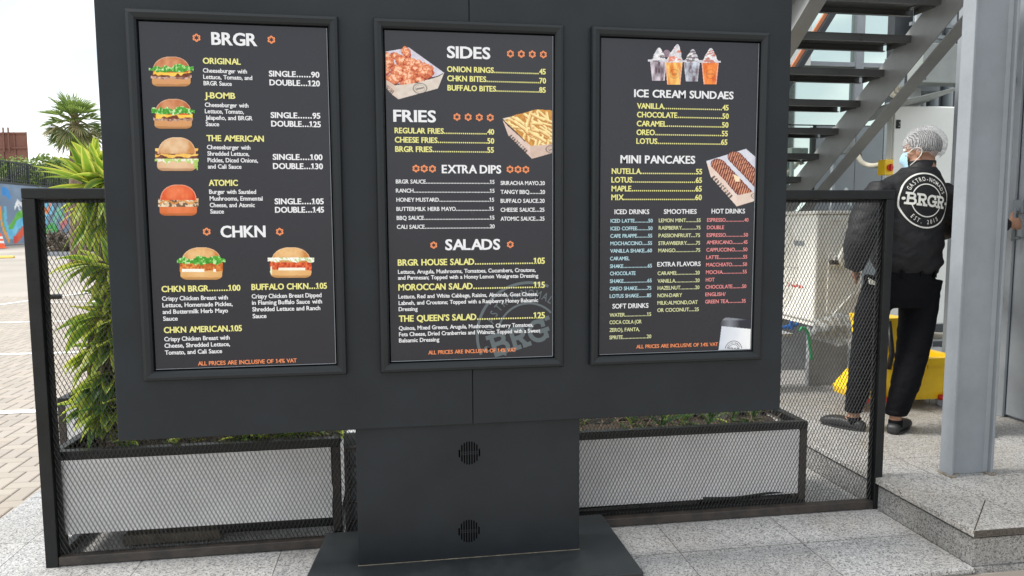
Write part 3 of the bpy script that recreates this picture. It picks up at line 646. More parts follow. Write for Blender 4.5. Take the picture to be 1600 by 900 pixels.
def wings(X, Y):
    P = Paint(X.shape); n1 = fbm(X*.15, Y*.15, 3); 
    z = lambda a: [(590+x/9, 60+y/9) for x, y in a]
    inn = z([(55, 190), (330, 145), (435, 122), (940, 480), (845, 530), (250, 650), (60, 540)])
    m = inpoly(X, Y, inn); P.put(m, mixn('c2bcca', 'e3dfe8', n1))
    m = inpoly(X, Y, z([(55, 530), (245, 655), (290, 860), (210, 800), (55, 640)])); P.put(m, mixn('d3b8a8', 'e3cfc2', n1)); side_word(P, X, Y, (597, 131), (614, 146), 3.2, m)
    m = inpoly(X, Y, z([(245, 655), (560, 620), (845, 535), (940, 482), (850, 705), (290, 860)])); P.put(m, mixn('cdbfb2', 'e4d9cd', n1)); ring_mark(P, X, Y, 656, 138, 10.5, 8, m)
    rg = random.Random(2); blobs = [(120, 260, 60, 55), (250, 250, 60, 45), (395, 190, 50, 85), (140, 350, 80, 70), (110, 450, 60, 60), (330, 310, 80, 70), (450, 350, 85, 70), (570, 350, 45, 45), (650, 460, 115, 95), (290, 460, 100, 75), (420, 440, 70, 60), (440, 530, 110, 75), (230, 570, 110, 60), (430, 620, 100, 40), (600, 590, 80, 35), (520, 420, 40, 35)]
    clip = inpoly(X, Y, z([(55, 195), (330, 148), (370, 100), (435, 122), (800, 400), (800, 545), (560, 622), (250, 662), (60, 545)]))
    for i, (bx, by, ra, rb) in enumerate(blobs):
        cx_, cy_ = 590+bx/9, 60+by/9; a = rg.uniform(-.6, .6); dx, dy = X-cx_, Y-cy_; p = (dx*math.cos(a)+dy*math.sin(a))/(ra*1.22/9); q = (-dx*math.sin(a)+dy*math.cos(a))/(rb*1.22/9)
        d = p*p+q*q+.9*(fbm(X*.3+i*7, Y*.3, i)-.5); m = (d < 1) & clip
        t = np.clip(.95-d*.75-q*.35+(fbm(X*.5, Y*.5, i+9)-.5)*1.2, 0, 1); P.put(m, mixn('a3301a', 'f7a173', t)); P.mixc(m & (t > .93), C_('ffe0c4'), .6)
    return P.rgb, P.al
picture('chicken_tray_picture', f2, bounds[1], 596, 70, 696, 157, wings, 1.6)
def fries(X, Y):
    P = Paint(X.shape); n1 = fbm(X*.15, Y*.15, 8); z = lambda a: [(780+x/9.47, 160+y/9.47) for x, y in a]
    m = inpoly(X, Y, z([(40, 235), (450, 150), (640, 110), (900, 160), (900, 620), (450, 640)])); P.put(m, mixn('d9c4a8', 'efe6d8', n1))
    rg = random.Random(5); clip = inpoly(X, Y, z([(70, 270), (230, 180), (330, 160), (540, 100), (760, 110), (900, 180), (900, 610), (640, 640), (470, 650)]))
    P.put(clip, mixn('b5702a', 'dfa557', fbm(X*.3, Y*.3, 4)))
    for i in range(64):
        bx, by = rg.uniform(90, 860), rg.uniform(150, 620)
        if i > 48: bx, by = rg.uniform(450, 850), rg.uniform(420, 600)
        a = rg.choice([.55, .6, .45, -1.3, 1.4, .3, .7])+rg.uniform(-.2, .2); ln_, wd = rg.uniform(75, 150), rg.uniform(17, 27)
        dx, dy = (X-780)*9.47-bx, (Y-160)*9.47-by; p = dx*math.cos(a)+dy*math.sin(a); q = -dx*math.sin(a)+dy*math.cos(a)
        m = (np.abs(p/ln_)**6+np.abs(q/wd)**4 < 1) & clip; t = np.clip(.62-q/wd*.42+(n1-.5)*.5, 0, 1)
        P.put(m, mixn('d2862c', 'ffeeb0', t)); P.mixc(m & (q > wd*.55), C_('a8601e'), .7)
    m = inpoly(X, Y, z([(40, 240), (130, 345), (280, 480), (450, 640), (480, 835), (130, 490)])); P.put(m, mixn('d2b4a6', 'e6d2c8', n1)); side_word(P, X, Y, (795.5, 213), (822, 240), 3.4, m)
    m = inpoly(X, Y, z([(450, 642), (700, 625), (900, 590), (900, 720), (480, 838)])); P.put(m, mixn('c9ab9a', 'dcc6b8', n1)); ring_mark(P, X, Y, 865, 233, 12, 6.5, m)
    return P.rgb, P.al
picture('fries_tray_picture', f2, bounds[1], 783, 168, 871, 250, fries, 1.6)
def pancakes(X, Y):
    P = Paint(X.shape); n1 = fbm(X*.15, Y*.15, 12); z = lambda a: [(1095+x/8.57, 225+y/8.57) for x, y in a]
    m = inpoly(X, Y, z([(70, 225), (605, 60), (900, 310), (900, 600), (480, 690)])); P.put(m, mixn('c9cad8', 'e6e6ee', n1))
    for row, (ax, ay, bx, by, k) in enumerate(((470, 190, 830, 560, 7), (245, 290, 590, 660, 6))):
        for i in range(k+1):
            t = i/k; cx_, cy_ = 1095+(ax+(bx-ax)*t)/8.57, 225+(ay+(by-ay)*t)/8.57; r = 12.5 if row == 0 else 12.5
            dx, dy = X-cx_, Y-cy_; d = (dx*.8+dy*.25)**2/(r*.92)**2+(dy*.75-dx*.3)**2/(r*.66)**2; m = d < 1
            lt = np.clip(.9-d*.8+(fbm(X*.4, Y*.4, i)-.5), 0, 1); P.put(m, mixn('7a3d22', 'd9935a', lt))
            P.mixc(m & ((dx*.27+dy*.09+i*.37) % 1 < .42), C_('5e1c1a'), .78); P.mixc(m & (((dx*.27+dy*.09+i*.37+.45) % 1 < .26)), C_('f0b4a8'), .85); P.mixc(m & (d > .8), C_('3c1a14'), .5)
    m = inpoly(X, Y, z([(430, 400), (520, 440), (520, 500), (460, 500)])); P.put(m, mixn('efd3a0', 'ffeccc', n1))
    m = inpoly(X, Y, z([(68, 225), (180, 340), (340, 510), (480, 690), (478, 840), (130, 440)])); P.put(m, mixn('e2c6b8', 'f2ded4', n1)); side_word(P, X, Y, (1112, 277), (1142, 311), 3.6, m)
    m = inpoly(X, Y, z([(480, 690), (900, 590), (900, 710), (478, 840)])); P.put(m, mixn('dcc2b2', 'ecdacd', n1)); ring_mark(P, X, Y, 1183, 306, 9, 5, m)
    return P.rgb, P.al
picture('pancake_tray_picture', f3, bounds[2], 1102, 231, 1189, 324, pancakes, 1.6)
def sundaes(X, Y):
    P = Paint(X.shape); k = 11.25; n1 = fbm(X*.5, Y*.35, 2); n2 = fbm(X*.25, Y*.9, 7); n3 = fbm(X*.9, Y*.3, 17)
    U, V = (X-1000)*k, (Y-60)*k
    m = (U-465)**2+(V-265)**2 < 70**2; P.put(m, mixn('7d6a74', 'a58f9c', n1))
    def cup(cx, ty, by, wt, wb, ca_, cb_, peak, px_, sc, seed):
        t = np.clip((V-ty)/(by-ty), 0, 1); half = wt+(wb-wt)*t; m = (V > ty) & (V < by) & (np.abs(U-cx) < half)
        P.put(m, mixn(ca_, cb_, np.clip(fbm(U*.018+seed, V*.007, seed)*1.9-.45, 0, 1))); P.mixc(m & (np.abs(np.abs(U-cx)-half+14) < 9), C_('f4eef2'), .35)
        d = np.sqrt((U-cx-10)**2+(V-(ty+by)/2-20)**2); P.mixc(m & (np.abs(d-78) < 7), C_('5c4a40'), .35); P.mixc(m & (np.abs(V-(ty+by)/2-20) < 16) & (np.abs(U-cx-10) < 55), C_('5c4a40'), .3)
        h = np.clip((V-peak)/(ty+30-peak), 0, 1); m = (V > peak) & (V < ty+30) & (np.abs(U-(px_+(cx-px_)*h)) < 12+(wt-16)*h**.75*(1+.06*np.sin(h*16))); P.put(m, mixn('c9c6d0', 'fbf8f6', np.clip(fbm(U*.02, V*.02, seed+3)*1.8-.4, 0, 1)))
        P.mixc(m & (fbm(U*.012+V*.008, V*.03, seed+6) > .56), C_(sc), .8)
        m = (np.abs(V-ty-8) < 20) & (np.abs(U-cx) < wt+34) & (np.abs(U-cx) > wt-60); P.put(m, mixn('a9a5b2', 'f2eff4', n2))
    cup(320, 380, 745, 150, 112, '5d4a56', 'ddd0da', 160, 335, '4a3a40', 31); cup(905, 390, 760, 150, 108, '6f5d68', 'd3dbe8', 185, 925, '56474e', 32)
    cup(590, 390, 815, 160, 118, 'e0742a', 'ffd27a', 98, 655, 'e0662e', 33); cup(1230, 400, 812, 160, 118, 'd8602a', 'ff9c50', 165, 1245, 'c05a3a', 34)
    return P.rgb, P.al
picture('sundae_cups_picture', f3, bounds[2], 1009, 65, 1129, 135, sundaes, 1.8)
def coffee(X, Y):
    P = Paint(X.shape); U, V = (X-910)*3, (Y-300)*3; s = fbm(X*.05, Y*.05, 1)
    m = inpoly(U, V, [(652, 625), (806, 640), (782, 765), (634, 765)]); P.put(m, mixn('d0d6e2', 'ffffff', np.clip((U-640)/170+(s-.5)*.4, 0, 1)))
    m = inpoly(U, V, [(662, 592), (672, 587), (800, 598), (808, 604), (812, 612), (812, 634), (806, 644), (648, 628), (643, 620), (650, 604)]); P.put(m, mixn('3c3e46', '8a8d96', np.clip(.95-np.abs(U-690)/50+(V < 601)*.6, 0, 1)))
    return P.rgb, P.al
picture('coffee_cup_picture', f3, bounds[2], 1121, 494, 1182, 556, coffee, 1.8)
ce = MB(); emblem(ce, sheet_map(1146, 546.5, 15.2, -.06, (bounds[2][0], bounds[2][1], bounds[2][2]+.002, 9), TY-.0003), full=True, sub=.3); ce.build('cup_emblem', M['t_dk'], f3)
# ------------------------------------------------------------ mesh fence behind the board
YF = .47; FXL, FXR, FT = -.243, 3.775, 1.652
fence = thing('mesh_fence', 'long black steel framed fence of expanded diamond mesh standing behind the menu board', 'fence', (1.76, YF, 0))
tb = .045
for a, b in ((FXL, FXL+.052), (FXR-tb, FXR)):
    p = MB(); p.box(a, b, YF-.02, YF+.035, .0, FT-tb-.0005); p.build('post', M['black'], fence, bevel=.004)
p = MB(); p.box(FXL, FXR, YF-.02, YF+.03, FT-tb, FT); p.build('top_rail', M['black'], fence, bevel=.004)
p = MB(); p.box(FXL+.0525, FXR-tb-.0005, YF-.018, YF+.028, .004, .045); p.build('bottom_rail', M['rust'], fence, bevel=.004)
ed = MB()
for (a, b, c, d) in ((FXL+.0525, FXL+.072, .0455, FT-tb-.0005), (FXR-tb-.018, FXR-tb-.0005, .0455, FT-tb-.0005)): ed.box(a, b, YF+.0115, YF+.017, c, d)
ed.box(FXL+.073, FXR-tb-.019, YF+.0115, YF+.017, FT-tb-.016, FT-tb-.0005)
ed.build('edge_strip', M['black'], fence)
ms_ = MB(); SW, LW, tw = .0182, .0375, .0017
def strand(p, q):
    d = (q-p).normalized(); s = Vector((-d.z, 0, d.x))*tw/2; y = Vector((0, .0018, 0)); t = Vector((0, 0.0008*(1 if d.x > 0 else -1), 0))
    ms_.add([p+s+t, p-s-t, p-s+y-t, p+s+y+t, q+s+t, q-s-t, q-s+y-t, q+s+y+t], [(0, 1, 5, 4), (1, 2, 6, 5), (2, 3, 7, 6), (3, 0, 4, 7)])
nx = int((FXR-FXL-.11)/SW); nz = int((FT-.1)/LW)
rm = random.Random(4)
bulge = lambda x, z: .0025*math.sin(x*2.1+.4)*math.sin(z*2.3)+.0015*math.sin(x*5.3+z*3)
for i in range(nx+2):
    for j in range(nz+1):
        x = FXL+.055+i*SW; z = .046+j*LW
        if x > FXR-tb-.002: continue
        def V(a, b):
            a = min(max(a, FXL+.053), FXR-tb-.001); b = min(b, FT-tb-.001); return Vector((a, YF+.006+bulge(a, b), b))
        if z > FT-tb-.01: continue
        strand(V(x, z), V(x+SW/2, z+LW/2)); strand(V(x, z), V(x-SW/2, z+LW/2))
        strand(V(x+SW/2, z+LW/2), V(x, z+LW)); strand(V(x-SW/2, z+LW/2), V(x, z+LW))
ms_.build('diamond_mesh', M['mesh'], fence)

# ------------------------------------------------------------ planters
def planter(label, x0, x1, y0, y1, zt, zb, name='planter_box', group='steel framed planters behind the fence', low=False):
    t = thing(name, label, 'planter', ((x0+x1)/2, (y0+y1)/2, 0), group); w = .04
    fr = MB()
    for z in (zt-w/2, .03):
        if z > .1 or not low: fr.box(x0, x1, y0, y0+w, z-w/2, z+w/2)
        fr.box(x0, x1, y1-w, y1, z-w/2, z+w/2)
        fr.box(x0, x0+w, y0+w+.0005, y1-w-.0005, z-w/2, z+w/2); fr.box(x1-w, x1, y0+w+.0005, y1-w-.0005, z-w/2, z+w/2)
    fr.build('frame', M['black'], t, bevel=.003)
    for a in (x0, x1-w):
        for b in (y0, y1-w):
            l = MB(); l.box(a+.0005, a+w-.0005, b+.0005, b+w-.0005, .0505, zt-w-.0005); l.build('leg', M['rust' if b == y0 else 'black'], t, bevel=.003)
    p = MB(); p.box(x0+(-.002 if low else w+.001), x1-w-.001, y0-.010 if low else y0+.008, y0-.002 if low else y0+.016, zb, zt-w-.001); p.build('front_panel', M['panel'], t)
    p = MB(); p.box(x0+w+.001, x1-w-.001, y1-.016, y1-.008, zb, zt-w-.001); p.build('rear_panel', M['panel'], t)
    for a, b in ((x0+.008, x0+.016), (x1-.016, x1-.008)):
        p = MB(); p.box(a, b, y0+w+.001, y1-w-.001, zb, zt-w-.001); p.build('side_panel', M['panel'], t)
    s = MB(); n = 24; m = 6
    for i in range(n+1):
        for j in range(m+1): s.v.append((x0+.017+(x1-x0-.034)*i/n, y0+.017+(y1-y0-.034)*j/m, zt-.075+.02*math.sin(i*1.7+j*2.3)+.012*math.sin(i*4.1-j)))
    for i in range(n):
        for j in range(m): a = i*(m+1)+j; s.f.append([a, a+m+1, a+m+2, a+1]); s.m.append(0)
    s.build('soil', M['soil'], t, smooth=True)
    return t
planter('long white panelled planter behind the left half of the fence', -.228, 1.02, .515, .95, .5, .125, low=True)
planter('long white panelled planter behind the right half of the fence', 1.28, 3.385, .515, .95, .468, .085)
planter('white planter box further back behind the left planter', -.66, .5, 1.57, 2.0, .5, .1)
# wire grate between the two long planters
gt = thing('wire_grate', 'black wire grate standing between the two long planters beside the pedestal', 'grate', (1.15, .54, 0))
p = MB(); p.bar((1.045, .54, 0), (1.045, .54, .44), .014); p.bar((1.265, .54, 0), (1.265, .54, .44), .014); p.bar((1.045, .54, .44), (1.265, .54, .44), .014); p.build('grate_frame', M['rust'], gt)
p = MB()
for z in (.08, .17, .26, .35): p.bar((1.052, .545, z), (1.258, .545, z), .008)
for i in range(6): p.bar((1.06+i*.035, .55, .01), (1.06+i*.035, .55, .435), .004)
p.build('wires', M['rust'], gt)
# flat black duct and loose bars lying under the planters
def one(mb, name, mt, label, cat, group=None, **k):
    o = mb.build(name, M[mt], None, **k); recentre(o); return tag(o, label, cat, group)
p = MB(); p.box(1.03, 1.272, .60, .612, .0, .497); one(p, 'steel_sheet', 'wallgrey', 'grey steel sheet closing the gap behind the wire grate', 'sheet')
p = MB(); p.box(.02, .45, .60, .86, .012, .06); one(p, 'drain_tray', 'tray', 'dirty flat drain tray on the floor under the left planter', 'tray', bevel=.004)
p = MB(); p.box(.46, 1.0, .575, .64, .051, .118); one(p, 'steel_channel', 'black', 'black steel channel lying under the right end of the left planter', 'channel', bevel=.006)
p = MB(); q0, q1 = on_y(985, 800, .58), on_y(1100, 790, .58); p.tube(spline([(2.1, .57, .085), (2.4, .575, .09), (2.75, .58, .092)], 6), .032, 10); one(p, 'drain_hose', 'black', 'thick black hose lying under the right planter beside the base plate', 'hose', smooth=True)
p = MB(); p.tube(spline([(2.82, .575, .08), (3.0, .58, .083), (3.2, .58, .095), (3.3, .585, .085)], 6), [(.06, .035)]*19, 12, side=(0, 1, 0)); one(p, 'rubber_pad', 'black', 'rolled black rubber sheet under the right end of the right planter', 'rubber', smooth=True)
p = MB(); p.box(-.255, -.195, 1.2, 1.25, 0, 1.667); one(p, 'steel_post', 'black', 'black square steel post standing behind the yellow green plants', 'post', bevel=.004)

# ------------------------------------------------------------ plants
def leaf(mb, p, d, L, W, droop, c1, c2, rg, n=6):
    """a strap leaf: folded along the middle, arching down; the edge colour differs from the middle"""
    d = Vector(d).normalized(); s = d.cross(Vector((0, 0, 1)));
    s = s.normalized() if s.length > .05 else Vector((1, 0, 0)); q = Vector(p); st = L/n; roll = rg.uniform(-.5, .5); s.rotate(Quaternion(d, roll)); rows = []
    for i in range(n+1):
        t = i/n; w = W*(math.sin(math.pi*min(1, .12+.88*t)**.75)**.8 if t < 1 else .02); u = s.cross(d).normalized(); f = .25*w
        rows.append((q-s*w/2+u*f, q-s*w*.2+u*f*.25, q, q+s*w*.2+u*f*.25, q+s*w/2+u*f))
        d = (d+Vector((0, 0, -droop/n))).normalized(); s = (s-d*s.dot(d)).normalized(); q = q+d*st
    o = len(mb.v)
    for r in rows:
        for j, v in enumerate(r): mb.v.append(tuple(v)); mb.c[len(mb.v)-1] = c2 if j in (0, 4) else c1
    for i in range(n):
        for j in range(4): a = o+i*5+j; mb.f.append([a, a+1, a+6, a+5]); mb.m.append(0)
YG = [((.20, .33, .035), (.70, .70, .11)), ((.27, .41, .045), (.78, .76, .17)), ((.13, .25, .03), (.52, .6, .08)), ((.36, .47, .06), (.8, .74, .16))]
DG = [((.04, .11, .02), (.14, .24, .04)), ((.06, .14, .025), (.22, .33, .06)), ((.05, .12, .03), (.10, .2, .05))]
def tip_cluster(mb, p, d, n, L, rg, pal, W=.03, spread=1.0, droop=.7):
    d = Vector(d).normalized(); a = d.orthogonal().normalized(); b = d.cross(a)
    for i in range(n):
        th = i*2.4+rg.uniform(-.3, .3); t = i/n; el = (.25+1.15*t)*spread
        dv = d*math.cos(el)+(a*math.cos(th)+b*math.sin(th))*math.sin(el); c1, c2 = rg.choice(pal); k = rg.uniform(.8, 1.15)
        leaf(mb, Vector(p)-d*(.14*t), dv, L*rg.uniform(.7, 1.1)*(1-.25*(t < .15)), W*rg.uniform(.8, 1.2), droop*rg.uniform(.5, 1.4), tuple(v*k for v in c1), tuple(v*k for v in c2), rg)
def dracaena(label, base, heads, seed, pal=YG, L=.25, n=26, W=.032, droop=.7, group='yellow green strap leaved plants in the left planters'):
    rg = random.Random(seed); t = thing('strap_leaf_plant', label, 'plant', base, group); b = Vector(base)
    sm_ = MB()
    for (hp, hd) in heads:
        hp, hd = Vector(hp), Vector(hd).normalized(); mid = (b+hp)/2+Vector((rg.uniform(-.04, .04), rg.uniform(-.04, .04), .05))
        sm_.tube(spline([b, mid, hp-hd*.12, hp], 5), [.011]*8+[.008]*8, 7)
    sm_.build('stem', M['stem'], t, smooth=True)
    for (hp, hd) in heads:
        m = MB(); tip_cluster(m, hp, hd, n, L, rg, pal, W, 1.0, droop); m.build('leaf_cluster', M['leaf'], t, smooth=True)
    return t
def H(px, py, Y, d): return (on_y(px, py, Y), d)
dracaena('tall yellow green plant leaning out over the left end of the fence', (-.12, 1.1, .44), [H(132, 283, .92, (-.55, -.45, .7)), H(168, 282, .95, (.15, -.55, .85)), H(150, 262, 1.1, (0, -.4, 1))], 1, n=26, L=.25, W=.046, droop=.35)
dracaena('yellow green plant hanging down behind the top of the mesh', (.0, 1.0, .44), [H(142, 312, .85, (-.2, -.5, -.75)), H(165, 318, .85, (.0, -.55, -.75)), H(185, 345, .9, (.1, -.6, -.6)), H(150, 355, .95, (0, -.5, -.8))], 2, L=.25, n=15, W=.040, droop=.9)
dracaena('yellow green plant with a single stalk bending left at waist height', (-.1, .75, .44), [H(134, 412, .75, (-.8, -.4, .25)), H(172, 428, .8, (-.5, -.6, .1)), H(188, 452, .8, (-.2, -.8, .2))], 3, L=.2, n=18, W=.044)
dracaena('dense lower plant with broad yellow edged leaves beside the cabinet', (0, .72, .44), [H(150, 500, .75, (-.6, -.6, .1)), H(172, 540, .72, (-.3, -.8, -.1)), H(143, 555, .8, (-.7, -.5, -.1)), H(180, 480, .8, (.1, -.8, .4)), H(175, 505, .75, (-.4, -.8, 0))], 4, L=.21, n=20, W=.064)
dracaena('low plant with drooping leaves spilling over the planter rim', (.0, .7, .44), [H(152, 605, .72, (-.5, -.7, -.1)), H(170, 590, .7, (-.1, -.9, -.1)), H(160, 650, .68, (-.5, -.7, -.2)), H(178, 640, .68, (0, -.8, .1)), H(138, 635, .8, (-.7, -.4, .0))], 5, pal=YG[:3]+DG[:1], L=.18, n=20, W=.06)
dracaena('dark green plant right behind the left edge of the cabinet', (.15, .85, .44), [H(185, 560, .9, (-.2, -.5, .3)), H(190, 630, .85, (-.2, -.6, .2)), H(188, 420, .9, (-.2, -.5, .5))], 6, pal=DG, L=.22, n=20, W=.044)
# low planting seen in the gap between cabinet and planters
rg = random.Random(11)
for i, x in enumerate((.33, .42, .50, .57, .64, .70, .77, .83, .89, .95, .14, .24)):
    t = thing('groundcover_plant', ('leafy yellow green sprig growing in the left planter under the cabinet', 'dry thin sprig with few leaves in the left planter under the cabinet')[i in (0, 1)], 'plant', (x, .68, .44), 'small plants in the left planter under the cabinet')
    sm_ = MB(); lm = MB()
    for k in range(5 if i > 1 else 7):
        a = rg.uniform(0, 6.28); tip = Vector((x+.1*math.cos(a), .68+.09*math.sin(a),   .44+rg.uniform(.07, .16))); sm_.tube(spline([(x, .68, .42), (x+.04*math.cos(a), .68+.04*math.sin(a), .49), tip], 3), .003, 5)
        for q in range(7 if i > 1 else 1):
            c1, c2 = rg.choice(YG+DG); leaf(lm, tip-Vector((0, 0, .012*q)), (math.cos(a+q*2), math.sin(a+q*2), .4), rg.uniform(.05, .085), .026, .5, c1, c2, rg, 4)
    sm_.build('stem', M['stem'], t); lm.build('foliage', M['leaf'], t, smooth=True)
for i, x in enumerate((2.10, 2.2, 2.52, 2.66, 2.79, 2.93, 3.08, 3.2)):
    t = thing('strap_leaf_tuft', 'low tuft of dark green strap leaves in the right planter under the cabinet', 'plant', (x, .66, .40), 'strap leaf tufts in the right planter')
    lm = MB(); tip_cluster(lm, (x, .70+rg.uniform(-.03, .06), .47), (rg.uniform(-.2, .2), -.2, 1), 16, .17, rg, DG+DG+YG[2:3], .024, 1.0, .9); lm.build('foliage', M['leaf'], t, smooth=True)
tw_ = MB()
for i in range(150):
    x, y = (rg.uniform(-.1, .98), rg.uniform(.56, .85)) if i % 2 else (rg.uniform(2.05, 3.3), rg.uniform(.56, .85)); z = .43
    a = rg.uniform(0, 6.28); tw_.tube([(x, y, z), (x+.05*math.cos(a), y+.05*math.sin(a), z+rg.uniform(0, .06)), (x+.1*math.cos(a+.4), y+.1*math.sin(a+.4), z+rg.uniform(-.01, .07))], .0022, 4)
stuff(tag(tw_.build('dry_twigs', M['bark']), 'dry brown twigs and litter covering the soil of the planters', 'twigs'))

# ------------------------------------------------------------ far left: mural wall, railing, hedge, tank, palm, cone
def gpt(px, D): q = dep(px, 345, D); return Vector((q.x, q.y, 0))
W0, W1 = gpt(0, 52), gpt(100, 61); wd = (W1-W0).normalized(); wn = Vector((wd.y, -wd.x, 0)); wl = (W1-W0).length
if wn.dot(CAM-W0) < 0: wn = -wn
A0 = W0-wd*wl*1.1; A1 = W1+wd*wl*4
def wz(px, py, D): return dep(px, py, D).z
wt = (wz(0, 287, 52)+wz(100, 295, 61))/2
wall = thing('mural_wall', 'long retaining wall painted with a bright blue, orange and green mural', 'wall', tuple(W0))
p = MB(); p.poly([A0, A1, A1-wn*.4, A0-wn*.4], (0, 0, wt)); p.build('wall_body', M['kerb'], wall)
p = MB(); p.poly([A0+wn*.03, A1+wn*.03, A1-wn*.45, A0-wn*.45], (0, 0, .16)); p.v = [(x, y, z+wt+.002) for x, y, z in p.v]; p.build('coping', M['darkwall'], wall)
nu, nv = 300, 60; p = MB(); us = np.linspace(-.9, 3.4, nu+1); vs_ = np.linspace(0.02, 1, nv+1); GU, GV = np.meshgrid(us, vs_)
def mural(U, V):
    P = Paint(U.shape); n = fbm(U*4+20, V*3, 4); n2 = fbm(U*16+40, V*9, 6)
    P.put(np.ones(U.shape, bool), mixn('5c6d84', '8fa3b8', n*.8+n2*.2))
    def band(pts, w, col, col2):
        d = np.full(U.shape, 9.)
        for (a, b), (c, e) in zip(pts[:-1], pts[1:]):
            ax, ay, bx, by = a*5, b, c*5, e; t = np.clip(((U*5-ax)*(bx-ax)+(V-ay)*(by-ay))/((bx-ax)**2+(by-ay)**2), 0, 1); d = np.minimum(d, np.hypot(U*5-ax-t*(bx-ax), V-ay-t*(by-ay)))
        m = d < w*(.8+.5*n); P.put(m, mixn(col, col2, n2))
    # each swirl is (along the wall in units of the first visible metre span, height)
    sw = lambda x, y: (x/100, y)
    pxy = lambda *q: [(q[i]/100, (378-q[i+1])/91) for i in range(0, len(q), 2)]
    band(pxy(6, 298, 13, 300, 15, 306), .07, '2f7ac0', '4f9ad8'); band(pxy(22, 322, 26, 312, 33, 318, 36, 308), .035, 'c8ccd2', 'eef0f2'); band(pxy(26, 316, 30, 330), .03, 'c8ccd2', 'eef0f2')
    band(pxy(1, 322, 1, 338, 4, 356, 10, 371), .045, 'd98a3a', 'efb25a'); band(pxy(5, 334, 6, 350, 12, 356, 19, 346, 25, 334, 32, 331, 38, 341), .065, '3f9a3c', '7cc05a')
    band(pxy(8, 326, 7, 344, 11, 362, 17, 362, 24, 348, 32, 343), .075, '3f9cc8', '8cd0ea'); band(pxy(18, 372, 27, 364, 35, 352, 39, 356), .07, 'c23c38', 'e0694a')
    band(pxy(64, 350, 70, 324, 80, 318), .12, '4fb0d8', '9adcf0'); band(pxy(61, 312, 66, 322, 72, 328, 78, 312), .05, 'e0643a', 'f09a5c'); band(pxy(68, 360, 76, 352, 86, 356), .07, '2f9a4a', '6cc06a'); band(pxy(82, 342, 92, 322, 98, 334), .07, '5cb8a0', '9ad8c0'); band(pxy(94, 352, 104, 340, 108, 318), .07, 'c8687a', 'e8a08c')
    for k in range(26):
        r = random.Random(k); x = 112+k*11; cs = [('d8502c', 'f08a3c'), ('3aa0c8', '8ad0e4'), ('4aa84a', '8cc86a'), ('c83a50', 'e8788a'), ('e0a83a', 'f0d070')][k % 5]
        band([sw(x, .95), sw(x+r.uniform(-8, 14), .6), sw(x+r.uniform(-6, 10), .3), sw(x+r.uniform(-4, 12), .08)], .12, *cs)
    return P.rgb
rgb = mural(GU, GV)
for i in range(nv+1):
    for j in range(nu+1):
        q = W0+wd*wl*us[j]+wn*.006; p.v.append((q.x, q.y, wt*vs_[i])); p.c[len(p.v)-1] = tuple(rgb[i, j])
for i in range(nv):
    for j in range(nu): a = i*(nu+1)+j; p.f.append([a, a+1, a+nu+2, a+nu+1]); p.m.append(0)
p.build('mural_painting', M['muralpaint'], wall, smooth=True)
rl = thing('railing', 'dark vertical bar railing standing on top of the mural wall', 'railing', tuple(W0+Vector((0, 0, wt))))
p = MB(); r2_ = MB(); L_ = (A1-A0).length; h0, h1 = wt+.162, wz(0, 250, 52)
n = int(L_/.28)
for i in range(n): q = A0+wd*(i*.28)-wn*.2; p.bar((q.x, q.y, h0), (q.x, q.y, h1-.06), .07, .07, (0, 1, 0))
p.build('bars', M['darkwall'], rl)
a, b = A0-wn*.2, A1-wn*.2
r2_.bar((a.x, a.y, h1), (b.x, b.y, h1), .1, .12); r2_.bar((a.x, a.y, h0+.2), (b.x, b.y, h0+.2), .08, .08); r2_.build('rails', M['darkwall'], rl)
p = MB()
for i in range(int(L_/2.4)): q = A0+wd*(i*2.4)-wn*.2; p.bar((q.x, q.y, h0), (q.x, q.y, h1+.05), .12, .12, (0, 1, 0))
p.build('posts', M['darkwall'], rl)
def foliage(mb, centres, n, size, rg, pal):
    for i in range(n):
        c, r = rg.choice(centres); d = Vector((rg.gauss(0, 1), rg.gauss(0, 1), rg.gauss(0, 1))).normalized()*rg.uniform(.55, 1.05); q = Vector(c)+Vector((d.x*r[0], d.y*r[1], d.z*r[2]))
        a = Vector((rg.gauss(0, 1), rg.gauss(0, 1), rg.gauss(0, 1))).normalized(); b = a.orthogonal().normalized(); s = size*rg.uniform(.5, 1.3); col = rg.choice(pal); k = rg.uniform(.7, 1.3)
        mb.add([q-a*s, q+b*s*.5, q+a*s, q-b*s*.5], [(0, 1, 2, 3)], tuple(v*k for v in col))
TG = [(.09, .15, .03), (.14, .22, .04), (.2, .28, .07), (.25, .33, .1)]
hd = MB(); rg = random.Random(21); cs = []
for k in range(40):
    q = A0+wd*(k*L_/40)-wn*rg.uniform(1.2, 3); hh = wz(0, 238, 54)-rg.uniform(0, 1.6); cs.append(((q.x, q.y, hh-1.0), (1.8, 1.4, 1.3)))
foliage(hd, cs, 26000, .13, rg, TG)
hedge = thing('hedge', 'long clipped green hedge growing behind the railing above the mural', 'hedge', tuple(A0-wn*2)); hd.build('foliage', M['leaf'], hedge)
p = MB(); a, b = A0-wn*3.4, A1-wn*3.4; p.poly([A0-wn*.6, A1-wn*.6, b, a], (0, 0, wt)); struct(p.build('terrace', M['soil']))
